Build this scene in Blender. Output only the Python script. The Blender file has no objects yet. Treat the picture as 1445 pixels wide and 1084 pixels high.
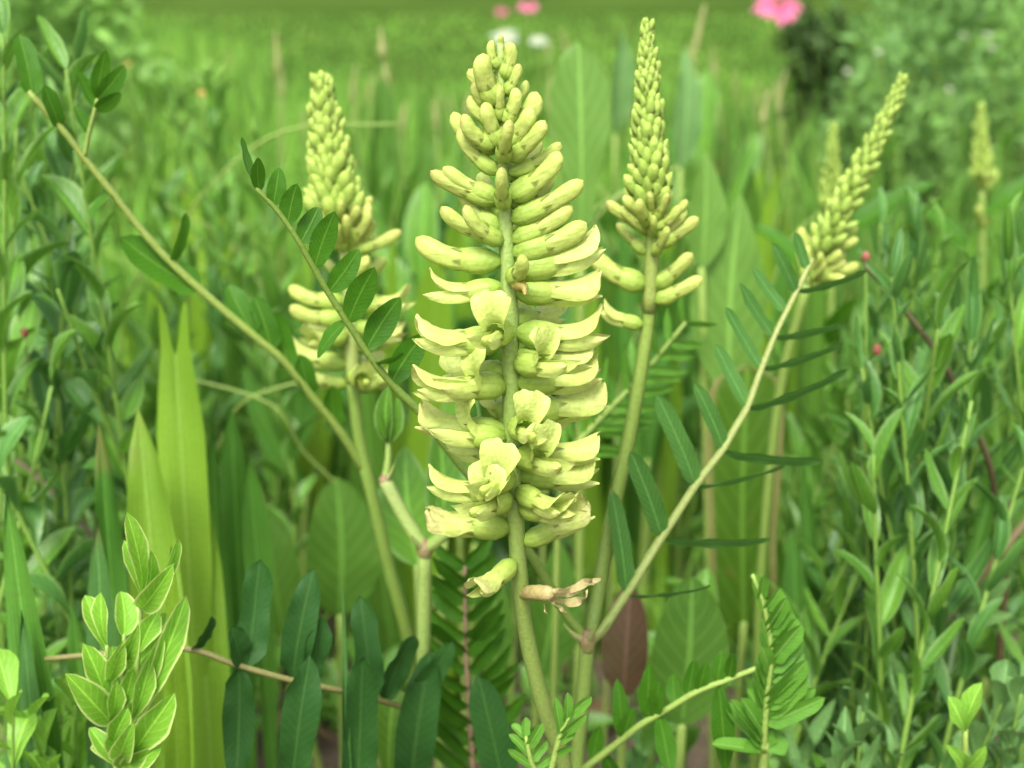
import bpy, math, random
import numpy as np
from mathutils import Vector, Matrix
random.seed(11); rng = np.random.default_rng(11)
R = math.radians
sc = bpy.context.scene
C = sc.collection

# ------------------------------------------------------------------ camera
CAM = Vector((0, 0, 0.42)); PITCH = R(17.0); TH = 0.34375       # half-width tangent
cd = bpy.data.cameras.new('camera'); cam = bpy.data.objects.new('camera', cd); C.objects.link(cam)
cam.location = CAM; cam.rotation_euler = (R(90) - PITCH, 0, 0)
cd.sensor_width = 36; cd.lens = 18 / TH; cd.clip_start = 0.01; cd.clip_end = 1000
cd.dof.use_dof = True; cd.dof.focus_distance = 0.315; cd.dof.aperture_fstop = 16; cd.dof.aperture_blades = 0
sc.camera = cam

# ------------------------------------------------------------------ sky, sun, exposure
SUN_EL, SUN_AZ = R(54), R(-166)
w = bpy.data.worlds.new('World'); sc.world = w; w.use_nodes = True
nt = w.node_tree; bgn = nt.nodes['Background']
sky = nt.nodes.new('ShaderNodeTexSky'); sky.sky_type = 'NISHITA'; sky.sun_disc = False
sky.sun_elevation = SUN_EL; sky.sun_rotation = SUN_AZ; sky.air_density = 1.0; sky.dust_density = 4.0; sky.ozone_density = 0.6
hs = nt.nodes.new('ShaderNodeHueSaturation'); hs.inputs['Saturation'].default_value = 0.2
nt.links.new(sky.outputs[0], hs.inputs['Color']); nt.links.new(hs.outputs[0], bgn.inputs['Color'])
bgn.inputs['Strength'].default_value = 0.12
sd = bpy.data.lights.new('sun', 'SUN'); so = bpy.data.objects.new('sun', sd); C.objects.link(so)
sd.energy = 1.5; sd.angle = R(18); sd.color = (1.0, 0.96, 0.88)
sv = Vector((math.sin(SUN_AZ) * math.cos(SUN_EL), math.cos(SUN_AZ) * math.cos(SUN_EL), math.sin(SUN_EL)))
so.rotation_euler = sv.to_track_quat('Z', 'Y').to_euler(); so.location = (0, 0, 5)
sc.view_settings.view_transform = 'Standard'; sc.view_settings.look = 'None'
sc.view_settings.gamma = 1; sc.view_settings.exposure = 1.65
try: sc.view_settings.use_curve_mapping = False
except Exception: pass
sc.render.engine = 'CYCLES'
sc.cycles.use_denoising = True
sc.cycles.max_bounces = 5; sc.cycles.diffuse_bounces = 4; sc.cycles.glossy_bounces = 2
sc.cycles.transmission_bounces = 4; sc.cycles.caustics_reflective = False; sc.cycles.caustics_refractive = False
sc.cycles.sample_clamp_indirect = 6

# ------------------------------------------------------------------ pixel -> place
FW = Vector((0, math.cos(PITCH), -math.sin(PITCH))); UPV = Vector((0, math.sin(PITCH), math.cos(PITCH)))
def ray(px, py): return FW + Vector((1, 0, 0)) * ((px - 722.5) / 722.5 * TH) + UPV * ((542 - py) / 722.5 * TH)
def P(px, py, Y):
    d = ray(px, py); return CAM + d * (Y / d.y)
def mpp(Y): return Y / math.cos(PITCH) * 2 * TH / 1445           # metres per photo pixel at that distance
def ground_at(px, Y, dx=0.0):
    p = P(px, 900, Y); return Vector((p.x + dx, p.y, 0))

# ------------------------------------------------------------------ materials
def node(nt, t, **kw):
    n = nt.nodes.new(t)
    for k, v in kw.items(): setattr(n, k, v)
    return n
def math_(nt, op, a, b=None, c=None):
    n = node(nt, 'ShaderNodeMath', operation=op)
    for i, v in enumerate((a, b, c)):
        if v is None: continue
        if isinstance(v, (int, float)): n.inputs[i].default_value = v
        else: nt.links.new(v, n.inputs[i])
    return n.outputs[0]
def mixc(nt, f, a, b, mode='MIX'):
    n = node(nt, 'ShaderNodeMix', data_type='RGBA', blend_type=mode)
    for i, v in ((0, f), (6, a), (7, b)):
        if isinstance(v, (int, float)): n.inputs[i].default_value = v
        elif isinstance(v, tuple): n.inputs[i].default_value = (*v[:3], 1)
        else: nt.links.new(v, n.inputs[i])
    return n.outputs[2]
def smooth(nt, x, lo, hi):
    n = node(nt, 'ShaderNodeMapRange', interpolation_type='SMOOTHSTEP'); nt.links.new(x, n.inputs[0])
    n.inputs[1].default_value = lo; n.inputs[2].default_value = hi
    return n.outputs[0]
def noise(nt, vec, scale, detail=3):
    n = node(nt, 'ShaderNodeTexNoise'); n.inputs['Scale'].default_value = scale; n.inputs['Detail'].default_value = detail
    if vec is not None: nt.links.new(vec, n.inputs['Vector'])
    return n.outputs[0]

MATS = {}
def leaf_mat(name, a, b, vein='pinnate', veinc=None, margin=None, trans=0.38, rough=0.48, nveins=11, spot=0.12, use_col=False, spec=0.2, simple=False, medge=(0.72, 0.9)):
    m = bpy.data.materials.new(name); m.use_nodes = True; nt = m.node_tree
    pr = nt.nodes['Principled BSDF']; out = nt.nodes['Material Output']
    oi = node(nt, 'ShaderNodeObjectInfo'); tc = node(nt, 'ShaderNodeTexCoord')
    geo = node(nt, 'ShaderNodeNewGeometry')
    big = noise(nt, geo.outputs['Position'], 55, 1)
    fine = None if simple else noise(nt, geo.outputs['Position'], 900, 1.5)
    f = math_(nt, 'ADD', math_(nt, 'MULTIPLY', oi.outputs['Random'], 0.65), math_(nt, 'MULTIPLY', smooth(nt, big, 0.3, 0.7), 0.4))
    col = mixc(nt, f, a, b)
    if use_col:
        va = node(nt, 'ShaderNodeVertexColor', layer_name='Col')
        col = mixc(nt, 1.0, col, va.outputs[0], 'MULTIPLY')
    sx = node(nt, 'ShaderNodeSeparateXYZ'); nt.links.new(tc.outputs['UV'], sx.inputs[0])
    u, v = sx.outputs[0], sx.outputs[1]
    au = math_(nt, 'MULTIPLY', math_(nt, 'ABSOLUTE', math_(nt, 'SUBTRACT', u, 0.5)), 2.0)
    mid = math_(nt, 'SUBTRACT', 1.0, smooth(nt, au, 0.02, 0.12))
    if vein == 'pinnate':
        ph = math_(nt, 'MULTIPLY', math_(nt, 'SUBTRACT', math_(nt, 'MULTIPLY', v, nveins), math_(nt, 'MULTIPLY', au, 2.4)), 6.2832)
        side = smooth(nt, math_(nt, 'SINE', ph), 0.72, 1.0)
    else:
        side = smooth(nt, math_(nt, 'SINE', math_(nt, 'MULTIPLY', u, 6.2832 * nveins)), 0.2, 1.0)
    vc = veinc or tuple(min(1, x * 1.9 + 0.02) for x in a)
    vm = math_(nt, 'MAXIMUM', math_(nt, 'MULTIPLY', mid, 0.6), math_(nt, 'MULTIPLY', side, 0.22))
    col = mixc(nt, vm, col, vc)
    if margin:
        ed = smooth(nt, au, *medge)
        col = mixc(nt, math_(nt, 'MULTIPLY', ed, 0.85), col, margin)
    if not simple: col = mixc(nt, math_(nt, 'MULTIPLY', smooth(nt, fine, 0.35, 0.75), 0.22), col, tuple(x * 0.55 for x in a))
    if not simple:
        tm = math_(nt, 'MULTIPLY', smooth(nt, math_(nt, 'ADD', v, math_(nt, 'MULTIPLY', big, 0.12)), 1.015, 1.07), math_(nt, 'GREATER_THAN', oi.outputs['Random'], 0.8))
        col = mixc(nt, math_(nt, 'MULTIPLY', tm, 0.6), col, (0.22, 0.17, 0.06))
    if spot:
        sp = smooth(nt, noise(nt, geo.outputs['Position'], 120, 4), 0.66, 0.74)
        col = mixc(nt, math_(nt, 'MULTIPLY', sp, spot), col, (0.16, 0.10, 0.03))
    nt.links.new(col, pr.inputs['Base Color'])
    pr.inputs['Roughness'].default_value = rough; pr.inputs['Specular IOR Level'].default_value = spec
    if not simple:
        bp = node(nt, 'ShaderNodeBump'); bp.inputs['Strength'].default_value = 0.35; bp.inputs['Distance'].default_value = 0.0006
        h = math_(nt, 'ADD', math_(nt, 'MULTIPLY', vm, -0.9), math_(nt, 'MULTIPLY', fine, 0.5))
        nt.links.new(h, bp.inputs['Height']); nt.links.new(bp.outputs[0], pr.inputs['Normal'])
    tr = node(nt, 'ShaderNodeBsdfTranslucent')
    tcol = mixc(nt, 0.5, col, (1.0, 1.0, 0.25), 'OVERLAY'); nt.links.new(mixc(nt, 0.75, tcol, col), tr.inputs['Color'])
    mx = node(nt, 'ShaderNodeMixShader'); mx.inputs[0].default_value = trans
    nt.links.new(pr.outputs[0], mx.inputs[1]); nt.links.new(tr.outputs[0], mx.inputs[2]); nt.links.new(mx.outputs[0], out.inputs[0])
    MATS[name] = m; return m
def col_mat(name, trans=0.25, rough=0.5, nscale=700, namp=0.3, sss=0.0, bump=0.3, spec=0.35, streak=0.0):
    """colour from the mesh's own 'Col' attribute, with mottling"""
    m = bpy.data.materials.new(name); m.use_nodes = True; nt = m.node_tree
    pr = nt.nodes['Principled BSDF']; out = nt.nodes['Material Output']
    va = node(nt, 'ShaderNodeVertexColor', layer_name='Col'); geo = node(nt, 'ShaderNodeNewGeometry'); oi = node(nt, 'ShaderNodeObjectInfo')
    n = noise(nt, geo.outputs['Position'], nscale, 4)
    dark = mixc(nt, 1.0, va.outputs[0], (0.55, 0.62, 0.42), 'MULTIPLY')
    col = mixc(nt, math_(nt, 'MULTIPLY', smooth(nt, n, 0.42, 0.75), namp), va.outputs[0], dark)
    col = mixc(nt, math_(nt, 'MULTIPLY', oi.outputs['Random'], 0.22), col, dark)
    if streak:                                                      # fine lengthwise veins
        tc = node(nt, 'ShaderNodeTexCoord'); mp = node(nt, 'ShaderNodeMapping'); mp.inputs['Scale'].default_value = (90, 1300, 1300); nt.links.new(tc.outputs['Object'], mp.inputs[0])
        sn = noise(nt, mp.outputs[0], 1.0, 2); col = mixc(nt, math_(nt, 'MULTIPLY', smooth(nt, sn, 0.45, 0.7), streak), col, dark)
        blot = smooth(nt, noise(nt, geo.outputs['Position'], 330, 3), 0.6, 0.72); col = mixc(nt, math_(nt, 'MULTIPLY', blot, 0.25), col, mixc(nt, 1.0, va.outputs[0], (0.78, 0.62, 0.5), 'MULTIPLY')); n = math_(nt, 'ADD', n, math_(nt, 'MULTIPLY', sn, 1.2))
    if streak:                                                      # some florets browning towards the tip
        sx_ = node(nt, 'ShaderNodeSeparateXYZ'); nt.links.new(tc.outputs['Object'], sx_.inputs[0])
        age = math_(nt, 'MULTIPLY', smooth(nt, math_(nt, 'ADD', sx_.outputs[0], math_(nt, 'MULTIPLY', noise(nt, geo.outputs['Position'], 700, 3), 0.006)), 0.0150, 0.0195), smooth(nt, oi.outputs['Random'], 0.35, 1.0))
        col = mixc(nt, math_(nt, 'MULTIPLY', age, 0.6), col, (0.40, 0.30, 0.12))
    nt.links.new(col, pr.inputs['Base Color']); pr.inputs['Roughness'].default_value = rough
    pr.inputs['Specular IOR Level'].default_value = spec
    if sss:
        pr.inputs['Subsurface Weight'].default_value = sss; pr.inputs['Subsurface Radius'].default_value = (1.0, 0.9, 0.35)
        pr.inputs['Subsurface Scale'].default_value = 0.0012
    bp = node(nt, 'ShaderNodeBump'); bp.inputs['Strength'].default_value = bump; bp.inputs['Distance'].default_value = 0.0004
    nt.links.new(n, bp.inputs['Height']); nt.links.new(bp.outputs[0], pr.inputs['Normal'])
    if trans:
        tr = node(nt, 'ShaderNodeBsdfTranslucent'); nt.links.new(col, tr.inputs['Color'])
        mx = node(nt, 'ShaderNodeMixShader'); mx.inputs[0].default_value = trans
        nt.links.new(pr.outputs[0], mx.inputs[1]); nt.links.new(tr.outputs[0], mx.inputs[2]); nt.links.new(mx.outputs[0], out.inputs[0])
    MATS[name] = m; return m

leaf_mat('vetch_leaf', (0.0514, 0.1681, 0.0082), (0.0335, 0.1189, 0.0066), veinc=(0.125, 0.27, 0.03), nveins=13)
leaf_mat('vetch_pale', (0.0702, 0.1833, 0.0351), (0.0491, 0.1404, 0.0234), trans=0.3)
leaf_mat('vetch_dark', (0.0225, 0.085, 0.013), (0.0159, 0.0634, 0.0101), veinc=(0.05, 0.13, 0.025), trans=0.22, nveins=15, spec=0.25, rough=0.55)
leaf_mat('vetch_young', (0.1254, 0.308, 0.0308), (0.0836, 0.2376, 0.022), veinc=(0.28, 0.46, 0.13), trans=0.4)
leaf_mat('strap_bright', (0.1968, 0.3608, 0.0246), (0.1476, 0.287, 0.0213), vein='parallel', veinc=(0.26, 0.42, 0.07), nveins=9, trans=0.45)
leaf_mat('strap_mid', (0.0808, 0.2125, 0.0255), (0.0525, 0.153, 0.0204), vein='parallel', nveins=9, trans=0.35)
leaf_mat('strap_glaucous', (0.0767, 0.187, 0.0467), (0.0606, 0.1573, 0.034), vein='parallel', nveins=11, trans=0.3)
leaf_mat('broad_leaf', (0.0861, 0.1968, 0.023), (0.0574, 0.1435, 0.0164), nveins=8, trans=0.42, spot=0.15)
leaf_mat('broad_pale', (0.135, 0.27, 0.045), (0.115, 0.24, 0.04), nveins=8, trans=0.45)
leaf_mat('broad_yellow', (0.0707, 0.155, 0.0112), (0.053, 0.1271, 0.0099), nveins=9, trans=0.42, spot=0.4, margin=(0.24, 0.22, 0.08))
leaf_mat('red_leaf', (0.085, 0.045, 0.026), (0.06, 0.065, 0.02), nveins=8, trans=0.35)
leaf_mat('weed_blue', (0.0898, 0.2295, 0.0405), (0.0325, 0.1125, 0.0234), nveins=8, margin=(0.16, 0.31, 0.075), trans=0.3, rough=0.38, spec=0.35)  # pale margin paints the rim highlights of cupped leaves into the colour
leaf_mat('weed_green', (0.1296, 0.2992, 0.0308), (0.0502, 0.1496, 0.0176), nveins=8, trans=0.38, margin=(0.2, 0.36, 0.1), rough=0.38, spec=0.35)  # margin colour here too stands in for bright rim highlights
leaf_mat('weed_grey', (0.1283, 0.252, 0.072), (0.0684, 0.162, 0.0405), nveins=7, trans=0.25)
leaf_mat('pale_margin', (0.21, 0.44, 0.04), (0.15, 0.35, 0.03), nveins=8, margin=(0.62, 0.72, 0.26), trans=0.42, medge=(0.78, 0.93))
leaf_mat('seedling', (0.22, 0.44, 0.05), (0.18, 0.38, 0.05), nveins=6, trans=0.4, rough=0.35)
leaf_mat('grass', (0.1552, 0.3395, 0.0534), (0.0988, 0.2522, 0.0407), vein='parallel', nveins=4, use_col=True, trans=0.40, spec=0.12, rough=0.6, simple=True)
leaf_mat('shrub_leaf', (0.117, 0.225, 0.0495), (0.063, 0.144, 0.0315), nveins=5, use_col=True, trans=0.3, spec=0.2, rough=0.55, simple=True)
leaf_mat('dead_leaf', (0.17, 0.12, 0.065), (0.11, 0.07, 0.035), nveins=7, trans=0.2)
col_mat('petal', trans=0.36, rough=0.5, nscale=1000, namp=0.35, streak=0.45, bump=0.45)
col_mat('stem', trans=0.0, rough=0.55, nscale=1300, namp=0.55, bump=0.5)
col_mat('bloom', trans=0.35, rough=0.6, nscale=300, namp=0.3)

# ------------------------------------------------------------------ mesh building
class MB:
    def __init__(s): s.v = []; s.f = []; s.uv = []; s.c = []; s.n = 0
    def add(s, v, f, uv=None, c=None):
        v = np.asarray(v, float).reshape(-1, 3); k = len(v)
        s.v.append(v); s.f.extend([tuple(i + s.n for i in q) for q in f])
        s.uv.append(np.zeros((k, 2)) if uv is None else np.asarray(uv, float))
        c = np.ones(3) if c is None else np.asarray(c, float)
        s.c.append(np.broadcast_to(c, (k, 3)) if c.ndim == 1 else c)
        s.n += k
    def mesh(s, name, mat, origin=None):
        v = np.concatenate(s.v)
        if origin is not None: v = v - np.array(origin)
        me = bpy.data.meshes.new(name); me.from_pydata(v.tolist(), [], s.f)
        li = np.empty(len(me.loops), np.int32); me.loops.foreach_get('vertex_index', li)
        uvl = me.uv_layers.new(name='UVMap'); uvl.data.foreach_set('uv', np.concatenate(s.uv)[li].astype(np.float32).ravel())
        ca = me.color_attributes.new('Col', 'FLOAT_COLOR', 'POINT')
        col = np.concatenate(s.c); ca.data.foreach_set('color', np.hstack([col, np.ones((len(col), 1))]).astype(np.float32).ravel())
        me.materials.append(MATS[mat]); me.polygons.foreach_set('use_smooth', np.ones(len(me.polygons), bool)); me.update()
        return me
def grid_faces(nr, nc, wrap=False):
    f = []
    for i in range(nr - 1):
        for j in range(nc if wrap else nc - 1):
            a = i * nc + j; b = i * nc + (j + 1) % nc; f.append((a, b, b + nc, a + nc))
    return f
def catmull(pts, sub):
    pts = np.asarray(pts, float)
    if len(pts) < 3 or sub < 2: 
        if len(pts) == 2 and sub > 1: return np.array([pts[0] + (pts[1] - pts[0]) * t for t in np.linspace(0, 1, sub + 1)])
        return pts
    p = np.vstack([2 * pts[0] - pts[1], pts, 2 * pts[-1] - pts[-2]]); o = []
    for i in range(1, len(p) - 2):
        for t in np.linspace(0, 1, sub, endpoint=False):
            o.append(0.5 * (2 * p[i] + (p[i + 1] - p[i - 1]) * t + (2 * p[i - 1] - 5 * p[i] + 4 * p[i + 1] - p[i + 2]) * t * t + (3 * p[i] - p[i - 1] - 3 * p[i + 1] + p[i + 2]) * t ** 3))
    o.append(p[-2]); return np.array(o)
def tube(mb, pts, rad, col=(0.2, 0.3, 0.08), seg=8, sub=4, col2=None, wob=0.05, round_end=True):
    """pts (n,3) with radii rad (n or 2 values)"""
    pts = np.asarray([tuple(p) for p in pts], float); dl = np.linalg.norm(np.diff(pts, axis=0), axis=1)
    if dl.max() > 2.2 * dl.min():
        tg = max(dl.min() * 1.4, dl.sum() / 14); o_ = [pts[0]]
        for i_, d_ in enumerate(dl):
            m_ = max(1, int(math.ceil(d_ / tg - 0.2))); o_ += [pts[i_] + (pts[i_ + 1] - pts[i_]) * (j_ + 1) / m_ for j_ in range(m_)]
        pts = np.array(o_)
    q = catmull(pts, sub); n = len(q)
    rad = np.asarray(rad, float); rr = np.interp(np.linspace(0, 1, n), np.linspace(0, 1, len(rad)), rad)
    rr = rr * (1 + wob * rng.standard_normal(n) * 0.6)
    t = np.gradient(q, axis=0); t /= np.linalg.norm(t, axis=1)[:, None] + 1e-12
    nrm = np.cross(t[0], [0.3, 0.9, 0.1]); nrm /= np.linalg.norm(nrm)
    V = []; UV = []; CC = []
    c1 = np.array(col, float); c2 = c1 if col2 is None else np.array(col2, float)
    ang = np.linspace(0, 2 * np.pi, seg, endpoint=False); rid = (1 + 0.07 * np.cos(ang * 3 + 1) + 0.04 * np.cos(ang * 5))[:, None] if seg > 7 else 1.0
    for i in range(n):
        nrm = nrm - t[i] * np.dot(nrm, t[i]); nrm /= np.linalg.norm(nrm); bi = np.cross(t[i], nrm)
        V.append(q[i] + rr[i] * rid * (np.cos(ang)[:, None] * nrm + np.sin(ang)[:, None] * bi))
        UV.append(np.stack([ang / 6.283, np.full(seg, i / (n - 1))], 1)); k = i / (n - 1)
        CC.append(np.broadcast_to(c1 * (1 - k) + c2 * k, (seg, 3)))
    f = grid_faces(n, seg, True)
    tip = q[-1] + t[-1] * rr[-1] * 0.7
    V.append(tip[None]); UV.append(np.array([[0.5, 1.0]])); CC.append(np.array(c2)[None])
    b = (n - 1) * seg
    f += [(b + j, b + (j + 1) % seg, n * seg) for j in range(seg)]
    f.append(tuple(range(seg - 1, -1, -1)))
    mb.add(np.vstack(V), f, np.vstack(UV), np.vstack(CC)); return q

PROF = {
 'elliptic': lambda v: np.sin(np.pi * np.clip(v, 0, 1) ** 0.92) ** 0.62,
 'oblong':   lambda v: np.minimum(1, (v / 0.16 + 1e-9) ** 0.6) * np.clip((1 - v) / 0.22, 0, 1) ** 0.5 * (0.93 + 0.07 * np.sin(np.pi * v)),
 'lanceo':   lambda v: np.sin(np.pi * v ** 0.8) ** 0.9,
 'strap':    lambda v: (0.55 + 0.45 * np.minimum(1, v / 0.55)) * np.clip((1 - v) / 0.20, 0, 1) ** 0.6,
 'tongue':   lambda v: (0.14 + 0.86 * np.clip((v - 0.38) / 0.36, 0, 1) ** 1.2) * np.clip((1 - v) / 0.14, 0, 1) ** 0.52,
 'torn':     lambda v: (0.14 + 0.86 * np.clip((v - 0.38) / 0.36, 0, 1) ** 1.2) * np.clip((1 - v) / 0.12, 0.42, 1) ** 0.6,
 'linear':   lambda v: np.minimum(1, v / 0.12 + 0.25) * np.clip((1 - v) / 0.35, 0, 1) ** 0.7,
 'paddle':   lambda v: (0.22 + 0.78 * np.clip(v / 0.62, 0, 1) ** 1.4) * np.clip((1 - v) / 0.24, 0, 1) ** 0.5,
 'obovate':  lambda v: np.clip(v / 0.7, 0, 1) ** 0.85 * np.clip((1 - v) / 0.28, 0, 1) ** 0.5,
 'blunt':    lambda v: (0.85 + 0.15 * v) * np.clip((1 - v) / 0.07, 0, 1) ** 0.4,
}
LM = {}
def leaf_mesh(prof, ar, mat, bulge=0.06, fold=0.25, wave=0.008, curl=0.0, nu=6, nv=14, seed=0, name='leaf', tear=0.0):
    key = (prof, round(ar, 3), mat, bulge, fold, wave, curl, nu, nv, seed, name, tear)
    if key in LM: return LM[key]
    r = np.random.default_rng(seed + 7)
    v = np.linspace(0, 1, nv + 1) ** 0.95; u = np.linspace(-1, 1, nu + 1)
    V, U = np.meshgrid(v, u, indexing='ij')
    hw = PROF[prof](V) * ar * 0.5
    hw = hw * (1 + 0.05 * np.sin(V * 9 + r.uniform(0, 6)) * wave / 0.012)
    skew = 0.05 * ar * np.sin(V * np.pi) * r.uniform(-1, 1)
    x = U * hw + skew
    y = bulge * 4 * V * (1 - V) + fold * np.abs(U) ** 1.3 * hw - curl * V ** 3
    y += wave * np.sin(V * 14 + r.uniform(0, 6)) * U * np.abs(U) + wave * 0.7 * np.sin(V * 23 + U * 2 + r.uniform(0, 6)) * U ** 2
    z = V - 0.012 * np.abs(U) * np.sin(np.pi * V)
    if tear: z = z - tear * np.clip((V - 0.6) / 0.4, 0, 1) ** 2 * np.exp(-(U / 0.45) ** 2)
    mb = MB(); mb.add(np.stack([x, y, z], -1).reshape(-1, 3), grid_faces(nv + 1, nu + 1), np.stack([U * 0.5 + 0.5, V], -1).reshape(-1, 2))
    LM[key] = mb.mesh(name, mat); return LM[key]

# ------------------------------------------------------------------ objects
def thing(name, label, cat, loc, group=None):
    o = bpy.data.objects.new(name, None); C.objects.link(o); o.location = loc; o.empty_display_size = 0.01
    o['label'] = label; o['category'] = cat
    if group: o['group'] = group
    return o
def top(o):
    while o.parent: o = o.parent
    return o
def part(name, data, parent, M=None):
    """world matrix M, or vertices already relative to the thing's base"""
    o = bpy.data.objects.new(name, data); C.objects.link(o); o.parent = parent
    if M is not None: o.matrix_basis = Matrix.Translation(-top(parent).location) @ M
    return o
def build(mb, name, mat, parent): return part(name, mb.mesh(name, mat, top(parent).location), parent)
def frame(base, tip, face, roll=0.0, xs=1.0, L=None):
    z = (tip - base); l = z.length if L is None else L; z = z.normalized()
    y = face - z * face.dot(z)
    if y.length < 1e-6: y = Vector((0, 0, 1)) - z * z.z
    y.normalize(); y = Matrix.Rotation(roll, 3, z) @ y; x = y.cross(z)
    M = Matrix.Identity(4)
    for i in range(3): M[i][0] = x[i] * l * xs; M[i][1] = y[i] * l; M[i][2] = z[i] * l; M[i][3] = base[i]
    return M
TOCAM = lambda p: (CAM - p).normalized()
def put_leaf(parent, base, tip, wd, prof, mat, roll=0.0, name='leaf', face=None, seed=None, **kw):
    L = (tip - base).length; ar = wd / L
    ar_q = max(0.04, round(ar / 0.06) * 0.06) if ar < 1 else round(ar, 1)
    s = random.randint(0, 3) if seed is None else seed
    me = leaf_mesh(prof, ar_q, mat, seed=s, name=name, **kw)
    return part(name, me, parent, frame(base, tip, face or TOCAM(base), roll, ar / ar_q))

GREEN = (0.145, 0.26, 0.04); PALE = (0.225, 0.325, 0.07); BROWN = (0.17, 0.125, 0.06); PINK = (0.24, 0.14, 0.085); OLIVE = (0.15, 0.19, 0.05)
TAN = (0.21, 0.27, 0.075)

def polyP(pts): return [P(*p) for p in pts]
def snap(px, py, poly):
    """nearest point of a pixel polyline (px,py,Y); gives px,py,Y,index"""
    best = None
    for i in range(len(poly) - 1):
        ax, ay, aY = poly[i]; bx, by, bY = poly[i + 1]; dx, dy = bx - ax, by - ay
        t = max(0, min(1, ((px - ax) * dx + (py - ay) * dy) / (dx * dx + dy * dy + 1e-9)))
        q = (ax + t * dx, ay + t * dy, aY + t * (bY - aY)); d = math.hypot(q[0] - px, q[1] - py)
        if best is None or d < best[0]: best = (d, q)
    return best
def compound(th, rach, r0, r1, leaflets, mat, prof='elliptic', col=TAN, col2=GREEN, name='leaf', fold=0.2, bulge=0.05, snapd=40, **kw):
    """a compound leaf: rachis as the part, each leaflet a sub-part. leaflets: (bx,by,tx,ty,w[,roll_deg[,dY]])"""
    mb = MB(); tube(mb, polyP(rach), [r0, r1], col, 8, 4, col2); rc = build(mb, name, 'stem', th)
    for lf in leaflets:
        bx, by, tx, ty, wd = lf[:5]; roll = lf[5] if len(lf) > 5 else random.uniform(-18, 18); dY = lf[6] if len(lf) > 6 else random.uniform(-0.004, 0.004)
        d, q = snap(bx, by, rach)
        if d < snapd: b = P(*q)
        else: q = (bx, by, q[2]); b = P(*q)
        t = P(tx, ty, q[2] + dY)
        put_leaf(rc, b, t, wd * mpp(q[2]), prof, mat, R(roll), 'leaflet', fold=fold, bulge=bulge * random.choice((1, 1, -0.6)), **kw)
    return rc

# ------------------------------------------------------------------ flowers (millimetre outlines, x outward, z up)
CAL = np.array((0.45, 0.59, 0.115)); CALB = np.array((0.31, 0.47, 0.07)); PET = np.array((0.585, 0.69, 0.17)); PETW = np.array((0.70, 0.76, 0.31)); TIPC = np.array((0.30, 0.25, 0.08))
TOOTH = np.array((0.20, 0.25, 0.05))
def loft(mb, cx, cz, ry, rz, cols, seg=12, seam=0.0):
    n = len(cx); ang = np.linspace(0, 2 * np.pi, seg, endpoint=False); V = []; CC = []
    th = np.arctan2(np.gradient(cz), np.gradient(cx))
    for i in range(n):
        up = np.array([-math.sin(th[i]), 0, math.cos(th[i])]); ce = np.array([cx[i], 0, cz[i]])
        if seam:                                                    # banner edges folded over the inner petals
            k_ = seam * min(1, 4 * i / n) * (np.exp(-((np.sin(ang) + 0.25) / 0.22) ** 2) * -1.0 + 0.5 * np.exp(-((np.sin(ang) - 0.15) / 0.25) ** 2))[:, None] + 1
        else: k_ = 1
        V.append(ce + k_ * (ry[i] * np.cos(ang)[:, None] * np.array([0, 1, 0]) + rz[i] * np.sin(ang)[:, None] * up))
        CC.append(np.broadcast_to(cols[i], (seg, 3)))
    mb.add(np.vstack(V) * 0.001, grid_faces(n, seg, True), None, np.vstack(CC))
def curve2(n, L, a0, a1, x0=0, z0=0, p=1.0):
    """centre line turning from angle a0 to a1 (degrees)"""
    s = np.linspace(0, 1, n); a = np.radians(a0 + (a1 - a0) * s ** p); ds = L / (n - 1)
    x = x0 + np.concatenate([[0], np.cumsum(np.cos(a[:-1]) * ds)]); z = z0 + np.concatenate([[0], np.cumsum(np.sin(a[:-1]) * ds)])
    return x, z, a, s
def calyx(mb, L=7.0, r=2.0, rr=None, a1=6):
    n = 11; x, z, a, s = curve2(n, L, -4, a1)
    prof = np.interp(s, [0, 0.05, 0.16, 0.4, 0.75, 1], [0.28, 0.45, 0.72, 1.04, 1.04, 0.86]) * r
    cols = [CALB * (1 - k) + CAL * k for k in np.clip(s * 1.4, 0, 1)]
    loft(mb, x, z - prof * 0.0, prof, prof * 1.12, cols, 14)
    ex, ez, ea = x[-1], z[-1], a[-1]
    for k in range(5):                                              # calyx teeth lying on the petals
        ph = np.radians(90 + 72 * k + 36); w = 0.35; l = rr.uniform(1.6, 2.6); rad = prof[-1] * 1.0
        c = lambda s_, p_, q_: (ex - 0.3 + s_ * math.cos(ea), math.cos(p_) * q_, ez + s_ * math.sin(ea) + math.sin(p_) * q_ * 1.12)
        mb.add(np.array([c(0, ph - w, rad * 1.01), c(0, ph + w, rad * 1.01), c(l, ph, rad * 0.99), c(0.4 * l, ph, rad * 1.10)]) * 0.001,
               [(0, 3, 2), (3, 1, 2), (0, 1, 3)], None, np.array([CAL, CAL, TOOTH, TOOTH * 0.9]))
    return ex, ez
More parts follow.
